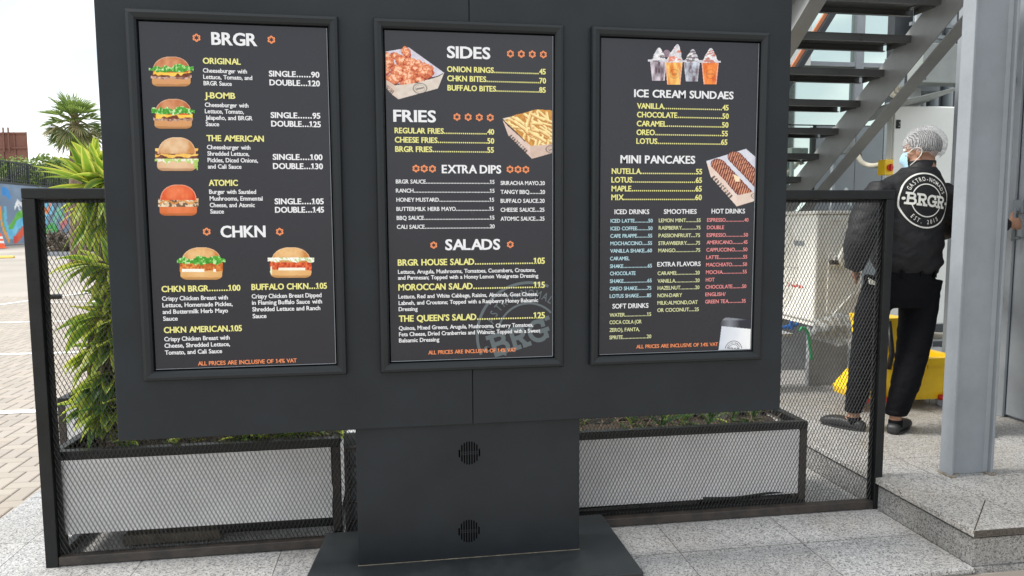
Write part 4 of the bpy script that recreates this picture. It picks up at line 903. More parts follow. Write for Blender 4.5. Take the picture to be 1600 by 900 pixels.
# rusty tank
D = 74; tk0, tk1 = dep(-60, 345, D), dep(50, 345, D); z1 = dep(50, 208, D).z; bk = Vector((tk1.x-CAM.x, tk1.y-CAM.y, 0)).normalized()*6
tank = thing('rusty_tank', 'rusty brown ribbed steel tank standing beyond the hedge on the far left', 'tank', (tk0.x, tk0.y, 0))
p = MB(); p.poly([(tk0.x, tk0.y, 2), (tk1.x, tk1.y, 2), (tk1.x+bk.x, tk1.y+bk.y, 2), (tk0.x+bk.x, tk0.y+bk.y, 2)], (0, 0, z1-2)); p.build('tank_body', M['tank'], tank)
p = MB()
for k in range(7):
    q = tk0.lerp(tk1, k/6); p.bar((q.x, q.y-.08, 2), (q.x, q.y-.04, z1+.003), .12, .09, (0, 1, 0))
for zz in (z1-.1, z1-1.6): p.bar((tk0.x, tk0.y-.15, zz), (tk1.x+.05, tk1.y-.15, zz), .1, .14)
p.build('ribs', M['tank'], tank)
p = MB(); 
for k in (.70, .77): q = tk0.lerp(tk1, k); p.bar((q.x, q.y-.3, z1-2), (q.x, q.y-.3, z1+.45), .12, .12, (0, 1, 0))
p.build('pipe', M['tank'], tank)
# fan palm
PD = 26; pb = dep(119, 345, PD); pc = dep(117, 193, PD); palm = thing('fan_palm', 'fan palm with a shaggy crown standing in the car park behind the plants', 'palm tree', (pb.x, pb.y, 0))
p = MB(); hgt = pc.z; p.tube([(pb.x, pb.y, -.1), (pb.x, pb.y, .4), (pb.x+.02, pb.y, hgt*.5), (pc.x, pc.y, hgt*.9), (pc.x, pc.y, hgt+.1)], [.34, .26, .2, .18, .14], 14); p.build('trunk', M['bark'], palm, smooth=True)
rg = random.Random(31)
def frond(base, d, L, R, rg, dead=False):
    m = MB(); d = d.normalized(); base = Vector(base); tip = base+d*L; droop = .25 if d.z > 0 else .1
    mid = base+d*L*.55+Vector((0, 0, .06)); tip.z -= droop*L*.4; cg = [(.17, .25, .06), (.24, .33, .08), (.12, .19, .05)] if not dead else [(.34, .29, .15), (.22, .24, .12), (.17, .2, .09)]
    m.tube([base, mid, tip], [.04, .03, .022], 5, col=(.2, .2, .07)); ax = (tip-mid).normalized(); s = ax.cross(Vector((0, 0, 1))).normalized(); up_ = s.cross(ax); nl = 24; sp_ = 1.35; hw = R*.5*2*sp_/nl*.56
    for i in range(nl):
        a = -sp_+2*sp_*i/(nl-1); v = (ax*math.cos(a)+s*math.sin(a)*.95+up_*(.30*abs(a)/sp_+rg.uniform(-.04, .04))).normalized(); l = R*(1-.18*abs(a)/sp_)*rg.uniform(.86, 1.1); col = rg.choice(cg); wv = (up_.cross(v)).normalized(); dr = 1.0 if dead else .35
        q0 = tip; q1 = tip+v*l*.5; q2 = q1+(v+Vector((0, 0, -.22*dr))).normalized()*l*.3; q3 = q2+(v+Vector((0, 0, -.8*dr))).normalized()*l*.24; pl = up_*hw*.5*(1 if i % 2 else -1)
        m.add([q0, q1-wv*hw+pl, q1+wv*hw-pl, q2-wv*hw*.55, q2+wv*hw*.55, q3], [(0, 1, 2), (1, 3, 4, 2), (3, 5, 4)], col)
    m.build('frond' if not dead else 'drooping_frond', M['leaf'], palm)
for i in range(18):
    th = i*2.4+.4; el = 1.4-.075*i
    frond((pc.x, pc.y, hgt+.0), Vector((math.cos(th)*math.cos(el), math.sin(th)*math.cos(el), math.sin(el))), rg.uniform(.42, .6), rg.uniform(.72, .92), rg)
for i in range(18):
    th = i*2.4+.5; el = -.05-.055*i
    frond((pc.x, pc.y, hgt-.05), Vector((math.cos(th)*math.cos(el), math.sin(th)*math.cos(el), math.sin(el))), .55, .82, rg, i % 3 > 0)
# trees beyond, right of the tank
for i, (px, py, D, r) in enumerate(((78, 262, 66, 2.0), (150, 258, 62, 2.4), (106, 268, 70, 2.2))):
    q = dep(px, py, D); t = thing('tree', ('small round green tree beyond the hedge left of the palm', 'green tree beyond the hedge to the right of the palm', 'bushy green tree beyond the hedge behind the palm trunk')[i], 'tree', (q.x, q.y, 0), 'trees beyond the mural wall')
    p = MB(); p.tube([(q.x, q.y, 0), (q.x+.1, q.y, q.z-r*.5), (q.x, q.y, q.z+.2)], [.22, .15, .05], 8); p.build('trunk', M['bark'], t)
    m = MB(); cs = [((q.x+rg.uniform(-r, r)*.7, q.y+rg.uniform(-r, r)*.5, q.z-.3+rg.uniform(-.7, .7)), (r*.55, r*.5, r*.45)) for _ in range(9)]; foliage(m, cs, 2600, .2, rg, TG); m.build('crown', M['leaf'], t)
# kerb and planting bed in front of the wall on the right, seen through the mesh
q0, q1 = on_z(48, 399, 0), on_z(300, 399, 0); p = MB(); p.bar((q0.x, q0.y, .07), (q1.x, q1.y, .07), .25, .2); struct(p.build('kerb', M['kerb']))
p = MB(); cs = []; rg = random.Random(41)
for i in range(16): q = q0.lerp(q1, i/15); cs.append(((q.x, q.y+2.2, .45), (1.0, .9, .75)))
foliage(p, cs, 5000, .14, rg, [(.10, .075, .055), (.16, .12, .09), (.07, .06, .04), (.2, .17, .13)])
bsh = tag(p.build('dry_shrub_bed', M['leaf']), 'low bed of dry brown shrubs along the kerb below the mural', 'shrubs'); stuff(bsh)
q = on_z(3, 388, 0); cone = thing('traffic_cone', 'orange traffic cone with white bands at the foot of the mural wall', 'traffic cone', tuple(q)); hC = dep(3, 364, (q-CAM).dot(fw)).z
p = MB(); p.box(q.x-.26, q.x+.26, q.y-.26, q.y+.26, 0, .05); p.build('base', M['orange'], cone, bevel=.02)
p = MB(); p.tube([(q.x, q.y, .05), (q.x, q.y, hC)], [.19, .035], 16); p.build('cone_body', M['orange'], cone, smooth=False)
for a, b in ((.3, .46), (.6, .76)):
    p = MB(); ra = lambda t: .19+(.035-.19)*t+.006; p.tube([(q.x, q.y, .05+(hC-.05)*a), (q.x, q.y, .05+(hC-.05)*b)], [ra(a), ra(b)], 16); p.build('reflective_band', M['white'], cone)
a, b = on_z(-20, 403, 0), on_z(23, 402, 0); p = MB(); p.tube([a, a.lerp(b, .97), b], [(.3, .09), (.3, .09), (.1, .04)], 10, side=(0, 1, 0)); one(p, 'speed_bump', 'kyel', 'worn yellow painted speed bump across the car park near the cone', 'speed bump')
a = on_z(82, 467, 0); p = MB(); p.poly([(a.x-.12, a.y, -.005), (a.x+.16, a.y, -.005), (a.x+.12, a.y+.18, -.005), (a.x-.06, a.y+.2, -.005)], (0, 0, .09)); one(p, 'shadow_block', 'black', 'small black block standing in for a dark triangular shadow on the block paving', 'shadow stand-in', bevel=.03)  # solid dark block stands in for a triangular shadow on the paving
# ------------------------------------------------------------ steel column
colm = thing('steel_column', 'pale grey painted steel H section column standing on the granite platform', 'column', (4.24, .5, PZ))
c0, c1, cy0, cy1, ct0 = 4.122, 4.368, .39, .475, PZ+.002
p = MB(); p.box(c0, c0+.014, cy0, cy1, ct0, 4.2); p.build('flange', M['steel'], colm, bevel=.003)
p = MB(); p.box(c1-.014, c1, cy0, cy1, ct0, 4.2); p.build('flange', M['steel'], colm, bevel=.003)
p = MB(); p.box(c0+.0145, c1-.0145, (cy0+cy1)/2-.006, (cy0+cy1)/2+.006, ct0, 4.2); p.build('web', M['steel'], colm)
p = MB()
for s, xx in ((1, c0+.0148), (-1, c1-.0148)): p.poly([(xx, (cy0+cy1)/2-.0065, ct0), (xx+s*.016, (cy0+cy1)/2-.0065, ct0), (xx, (cy0+cy1)/2-.020, ct0)], (0, 0, 4))
p.build('fillet', M['steel'], colm)
p = MB(); rg = random.Random(5)
pts = [(c0-.006, cy1), (c0-.006, cy0-.006), (c0+.02, cy0-.008), (c0+.022, cy0+.04), (c1-.022, cy0+.05), (c1-.02, cy0-.008), (c1+.006, cy0-.006), (c1+.006, cy1)]
for a, b in zip(pts[:-1], pts[1:]): p.tube([(a[0], a[1], PZ+.004), ((a[0]+b[0])/2, (a[1]+b[1])/2, PZ+.005), (b[0], b[1], PZ+.004)], [.006, .0075, .005], 7)
p.build('base_sealant', M['seal'], colm)

# ------------------------------------------------------------ staircase
XL, XR = 3.93, 4.9; st_ = thing('steel_staircase', 'dark grey open tread steel staircase climbing towards the viewer behind the fence', 'staircase', (4.4, 3, PZ))
go, ri = .2725, .18; y_n, z_n = 1.86, 2.801           # nosing of the highest tread in view
def str_pt(y, off): return Vector((0, y, z_n-(y-y_n)*ri/go+off))
def stringer(x, sgn):
    ya, yb = .9, 5.72; m = MB(); a, b = str_pt(ya, .06), str_pt(yb, .06); lo = -.30
    m.poly([(x, a.y, a.z), (x, b.y, b.z), (x, b.y, b.z+lo), (x, a.y, a.z+lo)], (.008*sgn, 0, 0))
    nrm = Vector((0, ri, go)).normalized()
    for off in (.06, lo):
        a, b = str_pt(ya, off), str_pt(yb, off); s = nrm*(-.009 if off > 0 else .009)
        q = [Vector((x+sgn*.0085, a.y, a.z)), Vector((x+sgn*.0085, b.y, b.z)), Vector((x+sgn*.12, b.y, b.z)), Vector((x+sgn*.12, a.y, a.z))]
        m.poly(q, s)
    m.build('stringer', M['stair'], st_, bevel=.002)
stringer(XR, 1); stringer(XL, -1)
for k in range(-3, 14):
    y, z = y_n+go*k, z_n-ri*k
    if z < .25: break
    m = MB(); x0, x1 = XL+.001, XR-.001; dpt = .30
    m.box(x0, x1, y, y+dpt, z-.006, z); m.box(x0, x1, y, y+.006, z-.05, z-.0062); m.box(x0, x1, y+dpt-.006, y+dpt, z-.05, z-.0062); m.box(x0, x1, y+.0065, y+.03, z-.05, z-.044); m.box(x0, x1, y+dpt-.03, y+dpt-.0065, z-.05, z-.044)
    tr = m.build('tread', M['tread'], st_, bevel=.0015)
    for xx, s in ((x1-.0015, -1), (x0+.0015, 1)):
        b = MB(); b.box(min(xx, xx+s*.006), max(xx, xx+s*.006), y+.05, y+.25, z-.055, z-.008); b.box(min(xx+s*.0065, xx+s*.06), max(xx+s*.0065, xx+s*.06), y+.05, y+.25, z-.0125, z-.0068)
        for yy in (.09, .21): b.tube([(xx+s*.006, y+yy, z-.033), (xx+s*.018, y+yy, z-.033)], .009, 6)
        b.build('bracket', M['tread'], tr)

# ------------------------------------------------------------ glazed building behind
bld = thing('glass_building', 'glazed building with pale mullions and grey metal panels behind the staircase', 'building', (6, 5, PZ))
YB = 5.0
def pane(x0, x1, z0, z1, nm='glass_pane', mt='glass'):
    m = MB(); m.box(x0+.002, x1-.002, YB+.03, YB+.045, z0+.002, z1-.002); m.build(nm, M[mt], bld)
for a, b in ((3.2, 4.35), (4.41, 5.55), (5.61, 6.58), (6.68, 7.9)): 
    pane(a, b, 2.62 if a > 6 else 1.2, 3.28) if a != 5.61 else (pane(a, 6.1, 1.2, 2.61), pane(a, b, 2.62, 3.28)); pane(a, b, 3.34, 5.6)
for x in (4.38, 5.58, 6.63): 
    m = MB(); m.box(x-.05, x+.05, YB-.03, YB+.06, 1.0, 5.6); m.build('mullion', M['steel'], bld, bevel=.004)
m = MB(); m.box(3.2, 7.9, YB-.02, YB+.029, 3.285, 3.335); m.build('transom', M['steel'], bld, bevel=.003)
for a, b in ((6.105, 6.6), (6.605, 7.9)):
    m = MB(); m.box(a, b, YB-.045, YB-.031, PZ, 2.60); m.build('wall_panel', M['wallgrey'], bld, bevel=.004)
m = MB(); m.box(3.2, 6.10, YB-.045, YB-.031, PZ, 1.19); m.build('wall_panel', M['wallgrey'], bld, bevel=.004)
m = MB(); m.box(3.2, 8, YB+.3, YB+.5, PZ, 5.7); m.build('inner_wall', M['box'], bld)
# diagonal soffit seen through the treads
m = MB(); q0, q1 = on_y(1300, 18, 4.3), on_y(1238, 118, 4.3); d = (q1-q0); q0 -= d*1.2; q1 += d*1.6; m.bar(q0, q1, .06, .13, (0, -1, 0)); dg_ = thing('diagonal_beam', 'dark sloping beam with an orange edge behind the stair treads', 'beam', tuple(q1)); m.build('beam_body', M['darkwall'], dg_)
m = MB(); n_ = Vector((d.z, 0, -d.x)).normalized(); n_ = -n_ if n_.x > 0 else n_; m.bar(q0+n_*.055+Vector((0, -.02, 0)), q1+n_*.055+Vector((0, -.02, 0)), .035, .03, (0, -1, 0)); m.build('orange_edge', M['rustor'], dg_)
q0 = on_y(1250, 40, 4.6); m = MB(); m.box(q0.x-1.2, on_y(1268, 60, 4.6).x, 4.6, 4.62, 3.2, 4.6); one(m, 'white_screen', 'cab', 'pale flat screen panel behind the orange edged beam', 'screen')

# ------------------------------------------------------------ service recess on the right
sw_ = thing('service_wall', 'dark recessed service wall with pipes behind the electrical cabinet', 'wall', (6.7, 3.4, PZ))
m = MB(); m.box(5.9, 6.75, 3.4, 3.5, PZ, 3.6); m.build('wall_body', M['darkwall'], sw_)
m = MB(); x = on_y(1388, 250, 3.36).x; m.box(x-.03, x+.03, 3.34, 3.395, PZ, 2.6); m.build('channel_frame', M['wallgrey'], sw_, bevel=.004)
for px, r in ((1432, .035), (1447, .025), (1463, .045), (1484, .05)):
    q = on_y(px, 60, 3.3); m = MB(); m.tube([(q.x, 3.3, 1.2), (q.x, 3.3, 3.9)], r, 12); m.build('pipe', M['wallgrey' if r > .03 else 'pvc'], sw_, smooth=True)
for py in (38, 56):
    q = on_y(1420, py, 3.24); m = MB(); m.bar((q.x, 3.22, q.z), (q.x+.7, 3.22, q.z-.02), .03, .03); m.build('pipe_clamp', M['wallgrey'], sw_)
CYb = 2.6
ec = thing('electrical_cabinet', 'tall cream white electrical cabinet with a small black lock behind the hair net', 'cabinet', (5.75, 2.8, .62))
a, b = on_y(1398, 160, CYb), on_y(1478, 507, CYb); cx0, cx1, cz0, cz1 = a.x, a.x+.85, b.z, a.z-.02
m = MB(); m.box(cx0, cx1, CYb+.022, CYb+.085, cz0, cz1); m.build('body', M['cab'], ec, bevel=.006)
m = MB(); m.box(cx0+.006, cx1-.006, CYb, CYb+.0215, cz0+.008, cz1-.008); dr = m.build('door', M['cab'], ec, bevel=.006)
q = on_y(1403.5, 194, CYb-.004); m = MB(); m.box(q.x-.018, q.x+.018, CYb-.012, CYb-.0005, q.z-.035, q.z+.035); lk_ = m.build('lock', M['black'], dr, bevel=.004)
m = MB(); m.tube([(q.x+.004, CYb-.02, q.z+.008), (q.x+.004, CYb-.0122, q.z+.008)], .007, 8); m.bar((q.x-.006, CYb-.016, q.z-.02), (q.x+.012, CYb-.016, q.z-.02), .006, .006); m.build('lock_button', M['pvc'], dr)
cp = MB(); a, b = on_y(1381, 166, 2.3), on_y(1505, 136, 2.3); t = Vector((0, .75, -.10)); cp.poly([a, b, b+t, a+t], (0, 0, .012)); one(cp, 'rain_cover', 'box', 'thin sloping sheet metal rain cover fixed above the electrical cabinet', 'cover', bevel=.003)
gb = thing('junction_box', 'large pale grey junction box mounted above the electrical cabinet beside the column', 'junction box', tuple(on_y(1470, 128, 2.9)))
a, b = on_y(1442, 127, 2.75), on_y(1505, 74, 2.75); m = MB(); m.box(a.x, b.x+.15, 2.77, 2.95, a.z, b.z+.02); m.build('body', M['box'], gb, bevel=.008)
m = MB(); m.box(a.x-.008, b.x+.158, 2.75, 2.7695, a.z-.008, b.z+.028); m.build('lid', M['box'], gb, bevel=.006)
for k in (0, 1):
    for j in (0, 1): m = MB(); m.tube([(a.x+.02+k*.34, 2.745, a.z+.02+j*(b.z-a.z-.02)), (a.x+.02+k*.34, 2.7498, a.z+.02+j*(b.z-a.z-.02))], .008, 8); m.build('screw', M['darkwall'], gb)
a, b = on_y(1412, 145, 3.1), on_y(1440, 85, 3.1); m = MB(); m.box(a.x, b.x+.2, 3.1, 3.38, a.z+.02, b.z+.02); one(m, 'metal_enclosure', 'wallgrey', 'grey metal enclosure behind the large junction box', 'enclosure', bevel=.006)
a, b = on_y(1422, 158, 2.95), on_y(1441, 138, 2.95); m = MB(); m.box(a.x, b.x, 2.96, 3.1, a.z-.1, b.z); one(m, 'conduit_box', 'box', 'small pale metal conduit box between the rain cover and the large junction box', 'conduit box', bevel=.004)
for i, (dx, dz, r) in enumerate(((0, 0, .022), (.05, .03, .02), (-.02, .055, .016))):
    m = MB(); P_ = [on_y(x, y, 3.0) for x, y in ((1412, 112), (1396, 134), (1393, 146), (1402, 151), (1416, 146))]; m.tube(spline([p+Vector((dx, .02*i, dz)) for p in P_], 6), r, 8)
    one(m, 'flexible_conduit', 'cond', 'curved beige conduit looping down behind the stringer into the metal enclosure', 'conduit', 'beige conduits behind the staircase', smooth=True)
# box and conduit on the wall panel under the stairs
jb = thing('wall_socket_box', 'grey socket box on a thin pole before the grey wall under the stairs', 'socket box', tuple(on_y(1322, 330, 4.5)))
a, b = on_y(1308, 240, 4.5), on_y(1338, 217, 4.5); m = MB(); m.box(a.x, b.x-.08, 4.5, 4.62, a.z, b.z); m.box(b.x-.079, b.x, 4.52, 4.62, a.z+.02, b.z-.0); m.build('body', M['box'], jb, bevel=.008)
m = MB(); m.tube([(a.x+.02, 4.6, PZ), (a.x+.02, 4.6, a.z)], .028, 10); m.build('pole', M['wallgrey'], jb, smooth=True)
m = MB(); q = on_y(1335, 231, 4.48); m.tube([q, q+Vector((.03, -.02, -.04)), q+Vector((.05, -.02, -.09))], [.035, .032, .03], 8); m.build('cable_gland', M['tank'], jb, smooth=True)
m = MB(); P_ = [on_y(x, y, Y) for x, y, Y in ((1338, 237, 4.46), (1346, 253, 4.3), (1362, 259, 4.0), (1380, 256, 3.6), (1396, 249, 3.25), (1402, 246, 3.1))]; m.tube(spline(P_, 6), .026, 10); one(m, 'power_cable', 'cond', 'thick beige cable hanging from the grey socket box to the electrical cabinet', 'cable', smooth=True)
sw2 = thing('rotary_switch', 'yellow and red rotary safety switch on the left of the electrical cabinet', 'switch', tuple(on_y(1391, 270, 2.55)))
a, b = on_y(1382, 273, 2.55), on_y(1397, 249, 2.55); m = MB(); m.box(a.x, b.x, 2.55, 2.64, a.z, b.z); m.build('body', M['yel'], sw2, bevel=.006)
q = on_y(1390, 262, 2.55); m = MB(); m.tube([(q.x, 2.535, q.z), (q.x, 2.5495, q.z)], .026, 12); m.bar((q.x, 2.53, q.z-.03), (q.x, 2.53, q.z+.03), .014, .014, (0, 1, 0)); m.build('knob', M['red'], sw2)
m = MB(); q = on_y(1311, 330, 4.3); m.tube(spline([on_y(1322, 296, 3.6), on_y(1328, 318, 3.2), on_y(1334, 345, 2.9), on_y(1338, 372, 2.7)], 5), .02, 8); one(m, 'grey_pipe', 'wallgrey', 'thin grey pipe slanting down behind the white air conditioner', 'pipe', smooth=True)

# ------------------------------------------------------------ air conditioner
ax0, ax1, ay0, ay1, az0, az1 = 4.515, 4.93, 2.33, 3.2, .70, 1.58
ac = thing('air_conditioner', 'white outdoor air conditioner unit standing under the staircase behind the fence', 'air conditioner', ((ax0+ax1)/2, (ay0+ay1)/2, PZ))
m = MB(); m.box(ax0, ax1, ay0, ay1, az0, az1-.03); m.build('casing', M['acw'], ac, bevel=.025, seg=3)
m = MB(); m.box(ax0-.006, ax1+.006, ay0-.006, ay1+.006, az1-.029, az1); m.build('lid', M['acw'], ac, bevel=.012)
m = MB(); m.box(ax0+.02, ax1-.02, ay0+.02, ay1-.02, az0-.03, az0-.0005); m.build('base_pan', M['acw'], ac)
for yy in (ay0+.1, ay1-.16):
    m = MB(); m.box(ax0+.04, ax1-.04, yy, yy+.05, PZ, az0-.031); m.build('stand', M['pvc'], ac)
m = MB()
for k in range(9): m.tube([(ax0-.015, ay0+.52+.27*(k+1)/9.*math.cos(t*math.pi/12), az0+.43+.36*(k+1)/9.*math.sin(t*math.pi/12)) for t in range(25)], .004, 5, caps=False)
for t in range(8): m.bar((ax0-.013, ay0+.52, az0+.43), (ax0-.013, ay0+.52+.27*math.cos(t*math.pi/4), az0+.43+.36*math.sin(t*math.pi/4)), .006, .006)
m.build('fan_guard', M['acw'], ac)
def ony_box(px0, py0, px1, py1, y, dpt, mm):
    a, b = on_y(px0, py1, y), on_y(px1, py0, y); mm.box(a.x, b.x, y-dpt, y, a.z, b.z); return mm
m = MB(); ony_box(1299, 342, 1316, 345, ay0-.0005, .012, m); ony_box(1299, 342, 1301, 358, ay0-.013, .001, m); m.build('handle_recess', M['acw'], ac)
m = MB(); a, b = on_y(1290, 491, ay0), on_y(1333, 395, ay0); m.box(a.x, b.x, ay0-.012, ay0-.0005, a.z, b.z); sp_ = m.build('side_panel', M['acw'], ac, bevel=.006)
m = MB(); a, b = on_y(1300, 414, ay0), on_y(1325, 403, ay0); m.box(a.x, b.x, ay0-.03, ay0-.0125, a.z-.01, b.z+.02); m.build('valve_cover', M['acw'], sp_, bevel=.005)
m = MB()
for px in (1302, 1309, 1317): q = on_y(px, 410, ay0-.06); m.tube([(q.x, ay0-.07, q.z), (q.x, ay0-.0305, q.z)], .018, 8)
m.build('valve', M['soil'], sp_)
m = MB(); P_ = [on_y(x, y, Y) for x, y, Y in ((1317, 414, ay0-.08), (1313, 402, ay0-.1), (1318, 391, ay0-.08), (1330, 385, ay0-.06), (1344, 383, ay0-.04))]; m.tube(spline(P_, 6), .021, 10); one(m, 'lagged_pipe', 'acw', 'white lagged refrigerant pipe curving out of the air conditioner valves', 'pipe', smooth=True)
m = MB(); P_ = [on_y(1296, 498, ay0-.03), on_y(1318, 474, ay0-.03), on_y(1336, 455, ay0-.03)]; m.tube(P_, .008, 6); one(m, 'thin_cable', 'acw', 'thin white cable slanting across the side of the air conditioner', 'cable', smooth=True)
m = MB(); q = on_x(1245, 447, ax0-.002)
for k in range(6): m.box(ax0-.003, ax0-.001, q.y+.11-k*.042, q.y+.135-k*.042, q.z-.012+(k % 2)*.006, q.z+.016-(k % 3)*.006)
m.build('red_marking', M['red'], ac)
m = MB(); m.box(ax0-.004, ax0-.001, ay0+.16, ay0+.30, az0+.60, az0+.64); m.build('front_handle', M['pvc'], ac)

# pipes, hose, bag and tubs under it
for i, (px, r, mt) in enumerate(((1252, .05, 'pvc'), (1272, .045, 'pvc'), (1290, .035, 'pvc'))):
    q = on_z(px, 563, PZ); m = MB(); m.tube([(q.x, q.y, PZ), (q.x, q.y, .44)], r, 12); m.tube([(q.x, q.y, PZ+.14), (q.x, q.y, PZ+.2)], r+.008, 12); one(m, 'drain_pipe', mt, ('thick grey drain pipe rising from the floor under the air conditioner, the leftmost', 'grey drain pipe rising from the floor under the air conditioner, the middle one', 'thin grey drain pipe rising under the air conditioner, nearest the plastic bag')[i], 'pipe', 'grey drain pipes under the air conditioner', smooth=True)
m = MB(); P_ = [on_y(x, y, 2.2) for x, y in ((1249, 518), (1254, 512), (1262, 520), (1266, 545), (1268, 562))]; m.tube(spline(P_, 5), .012, 7); one(m, 'garden_hose', 'green', 'green hose hanging under the air conditioner', 'hose', smooth=True)
m = MB(); P_ = [on_y(x, y, 2.22) for x, y in ((1222, 512), (1236, 510), (1247, 506))]; m.tube(P_, [.012, .02, .012], 8); m.bar(on_y(1236, 502, 2.2), on_y(1238, 515, 2.2), .02); one(m, 'water_valve', 'blue', 'small blue water valve on the pipes under the air conditioner', 'valve', smooth=False)
m = MB(); a = on_y(1222, 524, 2.25); m.box(a.x-.3, on_y(1240, 524, 2.25).x, 2.25, 2.5, a.z-.012, a.z+.01); m.box(a.x-.3, a.x-.26, 2.26, 2.49, PZ, a.z-.0125); one(m, 'low_shelf', 'pvc', 'low grey shelf beneath the left side of the air conditioner', 'shelf')
bg = MB(); cbn = on_y(1310, 512, 2.25); rg = random.Random(9); rings = []
for i in range(9):
    t = i/8; rad = .04+.15*math.sin(math.pi*min(1, t*1.02))**.7*(1 if t > .15 else .7); ring_ = []
    for j in range(20): a = 2*math.pi*j/20; rr = rad*(1+.16*math.sin(a*3+i*.9)+.08*math.sin(a*7-i)); ring_.append((cbn.x+rr*math.cos(a)*1.15, cbn.y+.02+rr*.7*math.sin(a), cbn.z+.10-t*.23+.02*math.sin(a*2+i)))
    rings.append(ring_)
bg.loft(rings); bo = one(bg, 'plastic_bag', 'film', 'clear crumpled plastic bag hanging under the air conditioner', 'bag', smooth=True)
m = MB(); a, b = on_z(1303, 566, PZ), on_z(1328, 574, PZ); m.loft([[(a.x, 2.0+.0, PZ), (a.x+.2, 2.0, PZ), (a.x+.2, 2.22, PZ), (a.x, 2.22, PZ)], [(a.x-.03, 1.97, .47), (a.x+.23, 1.97, .47), (a.x+.23, 2.25, .47), (a.x-.03, 2.25, .47)]]); m.box(a.x-.045, a.x+.245, 1.955, 2.265, .4705, .49); one(m, 'grey_tub', 'pvc', 'grey plastic tub standing on the floor under the plastic bag', 'tub', bevel=.01)
# things under the electrical cabinet
for i, px in enumerate((1463, 1475)):
    q = on_y(px, 560, 2.5); m = MB(); m.tube([(q.x, 2.7, PZ), (q.x, 2.7, .52)], .04, 12); one(m, 'conduit_stub', 'pvc', 'grey conduit stub under the electrical cabinet', 'conduit', 'conduit stubs under the cabinet', smooth=True)
for i in range(4):
    m = MB(); q = on_y(1470, 515, 2.5); m.tube(spline([(q.x-.18, 2.55+i*.03, .58-.016*i), (q.x, 2.5+i*.03, .55-.02*i), (q.x+.2, 2.54+i*.03, .575-.012*i), (q.x+.34, 2.6, .59)], 5), .013, 7); one(m, 'grey_cable', 'cond', 'loose pale cable lying under the electrical cabinet', 'cable', 'loose cables under the electrical cabinet', smooth=True)
m = MB(); q = on_y(1470, 530, 2.5); m.box(q.x-.2, q.x+.4, 2.45, 2.8, q.z-.006, q.z); one(m, 'cable_tray', 'pvc', 'thin metal tray carrying the loose cables under the cabinet', 'tray')

# ------------------------------------------------------------ yellow mop bucket
BX0, BX1, BY = 4.60, 5.22, 1.62
mb_ = thing('mop_bucket', 'yellow wheeled mop bucket with red bumpers standing behind the person', 'mop bucket', (4.9, 1.75, PZ))
zr = on_y(1430, 560, BY).z; zb_ = PZ+.06
def rrect(x0, x1, y0, y1, z, r, n=5):
    out = []
    for cx_, cy_, a0 in ((x1-r, y0+r, -90), (x1-r, y1-r, 0), (x0+r, y1-r, 90), (x0+r, y0+r, 180)):
        for i in range(n+1): a = math.radians(a0+90*i/n); out.append((cx_+r*math.cos(a), cy_+r*math.sin(a), z))
    return out
m = MB(); m.loft([rrect(BX0+.09, BX1-.06, BY+.05, BY+.30, zb_, .05), rrect(BX0+.03, BX1-.03, BY+.01, BY+.34, zr-.08, .06), rrect(BX0+.025, BX1-.025, BY+.008, BY+.342, zr-.0005, .06), rrect(BX0+.05, BX1-.05, BY+.03, BY+.32, zr-.0003, .05), rrect(BX0+.10, BX1-.08, BY+.06, BY+.29, zb_+.04, .04)], True); m.build('bucket_body', M['yel'], mb_, smooth=False)
m = MB(); m.loft([rrect(BX0-.005, BX1+.005, BY-.02, BY+.37, zr-.05, .07), rrect(BX0-.005, BX1+.005, BY-.02, BY+.37, zr, .07), rrect(BX0+.03, BX1-.03, BY+.012, BY+.338, zr+.001, .06), rrect(BX0+.032, BX1-.032, BY+.014, BY+.336, zr-.05, .06)], False); m.build('rim', M['yel'], mb_)
m = MB(); crk = [on_y(x, y, BY-.001) for x, y in ((1451, 570), (1453, 590), (1456, 600), (1458, 614), (1461, 622), (1462, 634))]
crk = [Vector((v.x, BY+.012+.05*max(0, (zr-.05-v.z))/(zr-.05-zb_)-.006, v.z)) for v in crk]; m.tube(crk, .0022, 5); m.build('crack', M['soil'], mb_)
wx0, wx1 = on_y(1369, 520, BY).x, on_y(1396, 520, BY).x; wz1 = on_y(1385, 497, BY).z
m = MB(); m.loft([rrect(wx0+.02, wx1+.06, BY+.03, BY+.28, zr+.002, .03), rrect(wx0, wx1+.09, BY+.0, BY+.31, wz1-.05, .03), rrect(wx0-.01, wx1+.10, BY-.01, BY+.32, wz1, .03)], True); m.build('wringer', M['yel'], mb_, bevel=.004)
m = MB(); m.poly([(wx0-.005, BY+.02, .44), (wx0+.06, BY+.02, .44), (wx0+.06, BY+.02, PZ+.08), (wx0-.11, BY+.02, PZ+.08), (wx0-.13, BY+.02, PZ+.14)], (0, .27, 0)); m.build('foot', M['yel'], mb_, bevel=.01)
m = MB(); m.tube([(wx0+.08, BY-.015, wz1-.02), (wx0+.09, BY-.05, zr+.05), (wx0+.085, BY-.03, zr-.06)], .018, 8); m.build('wringer_lever', M['black'], mb_, smooth=True)
for x_ in (BX0+.03, wx0-.06, BX1-.06): m = MB(); m.tube([(x_-.07, BY+.03, PZ+.075), (x_+.07, BY+.03, PZ+.075)], .02, 10); m.build('red_bumper', M['red'], mb_, smooth=True)
for x_ in (BX0+.06, BX1-.09):
    for y_ in (BY+.07, BY+.27): m = MB(); m.tube([(x_, y_-.015, PZ+.033), (x_, y_+.015, PZ+.033)], .032, 14); m.build('wheel', M['pvc'], mb_)

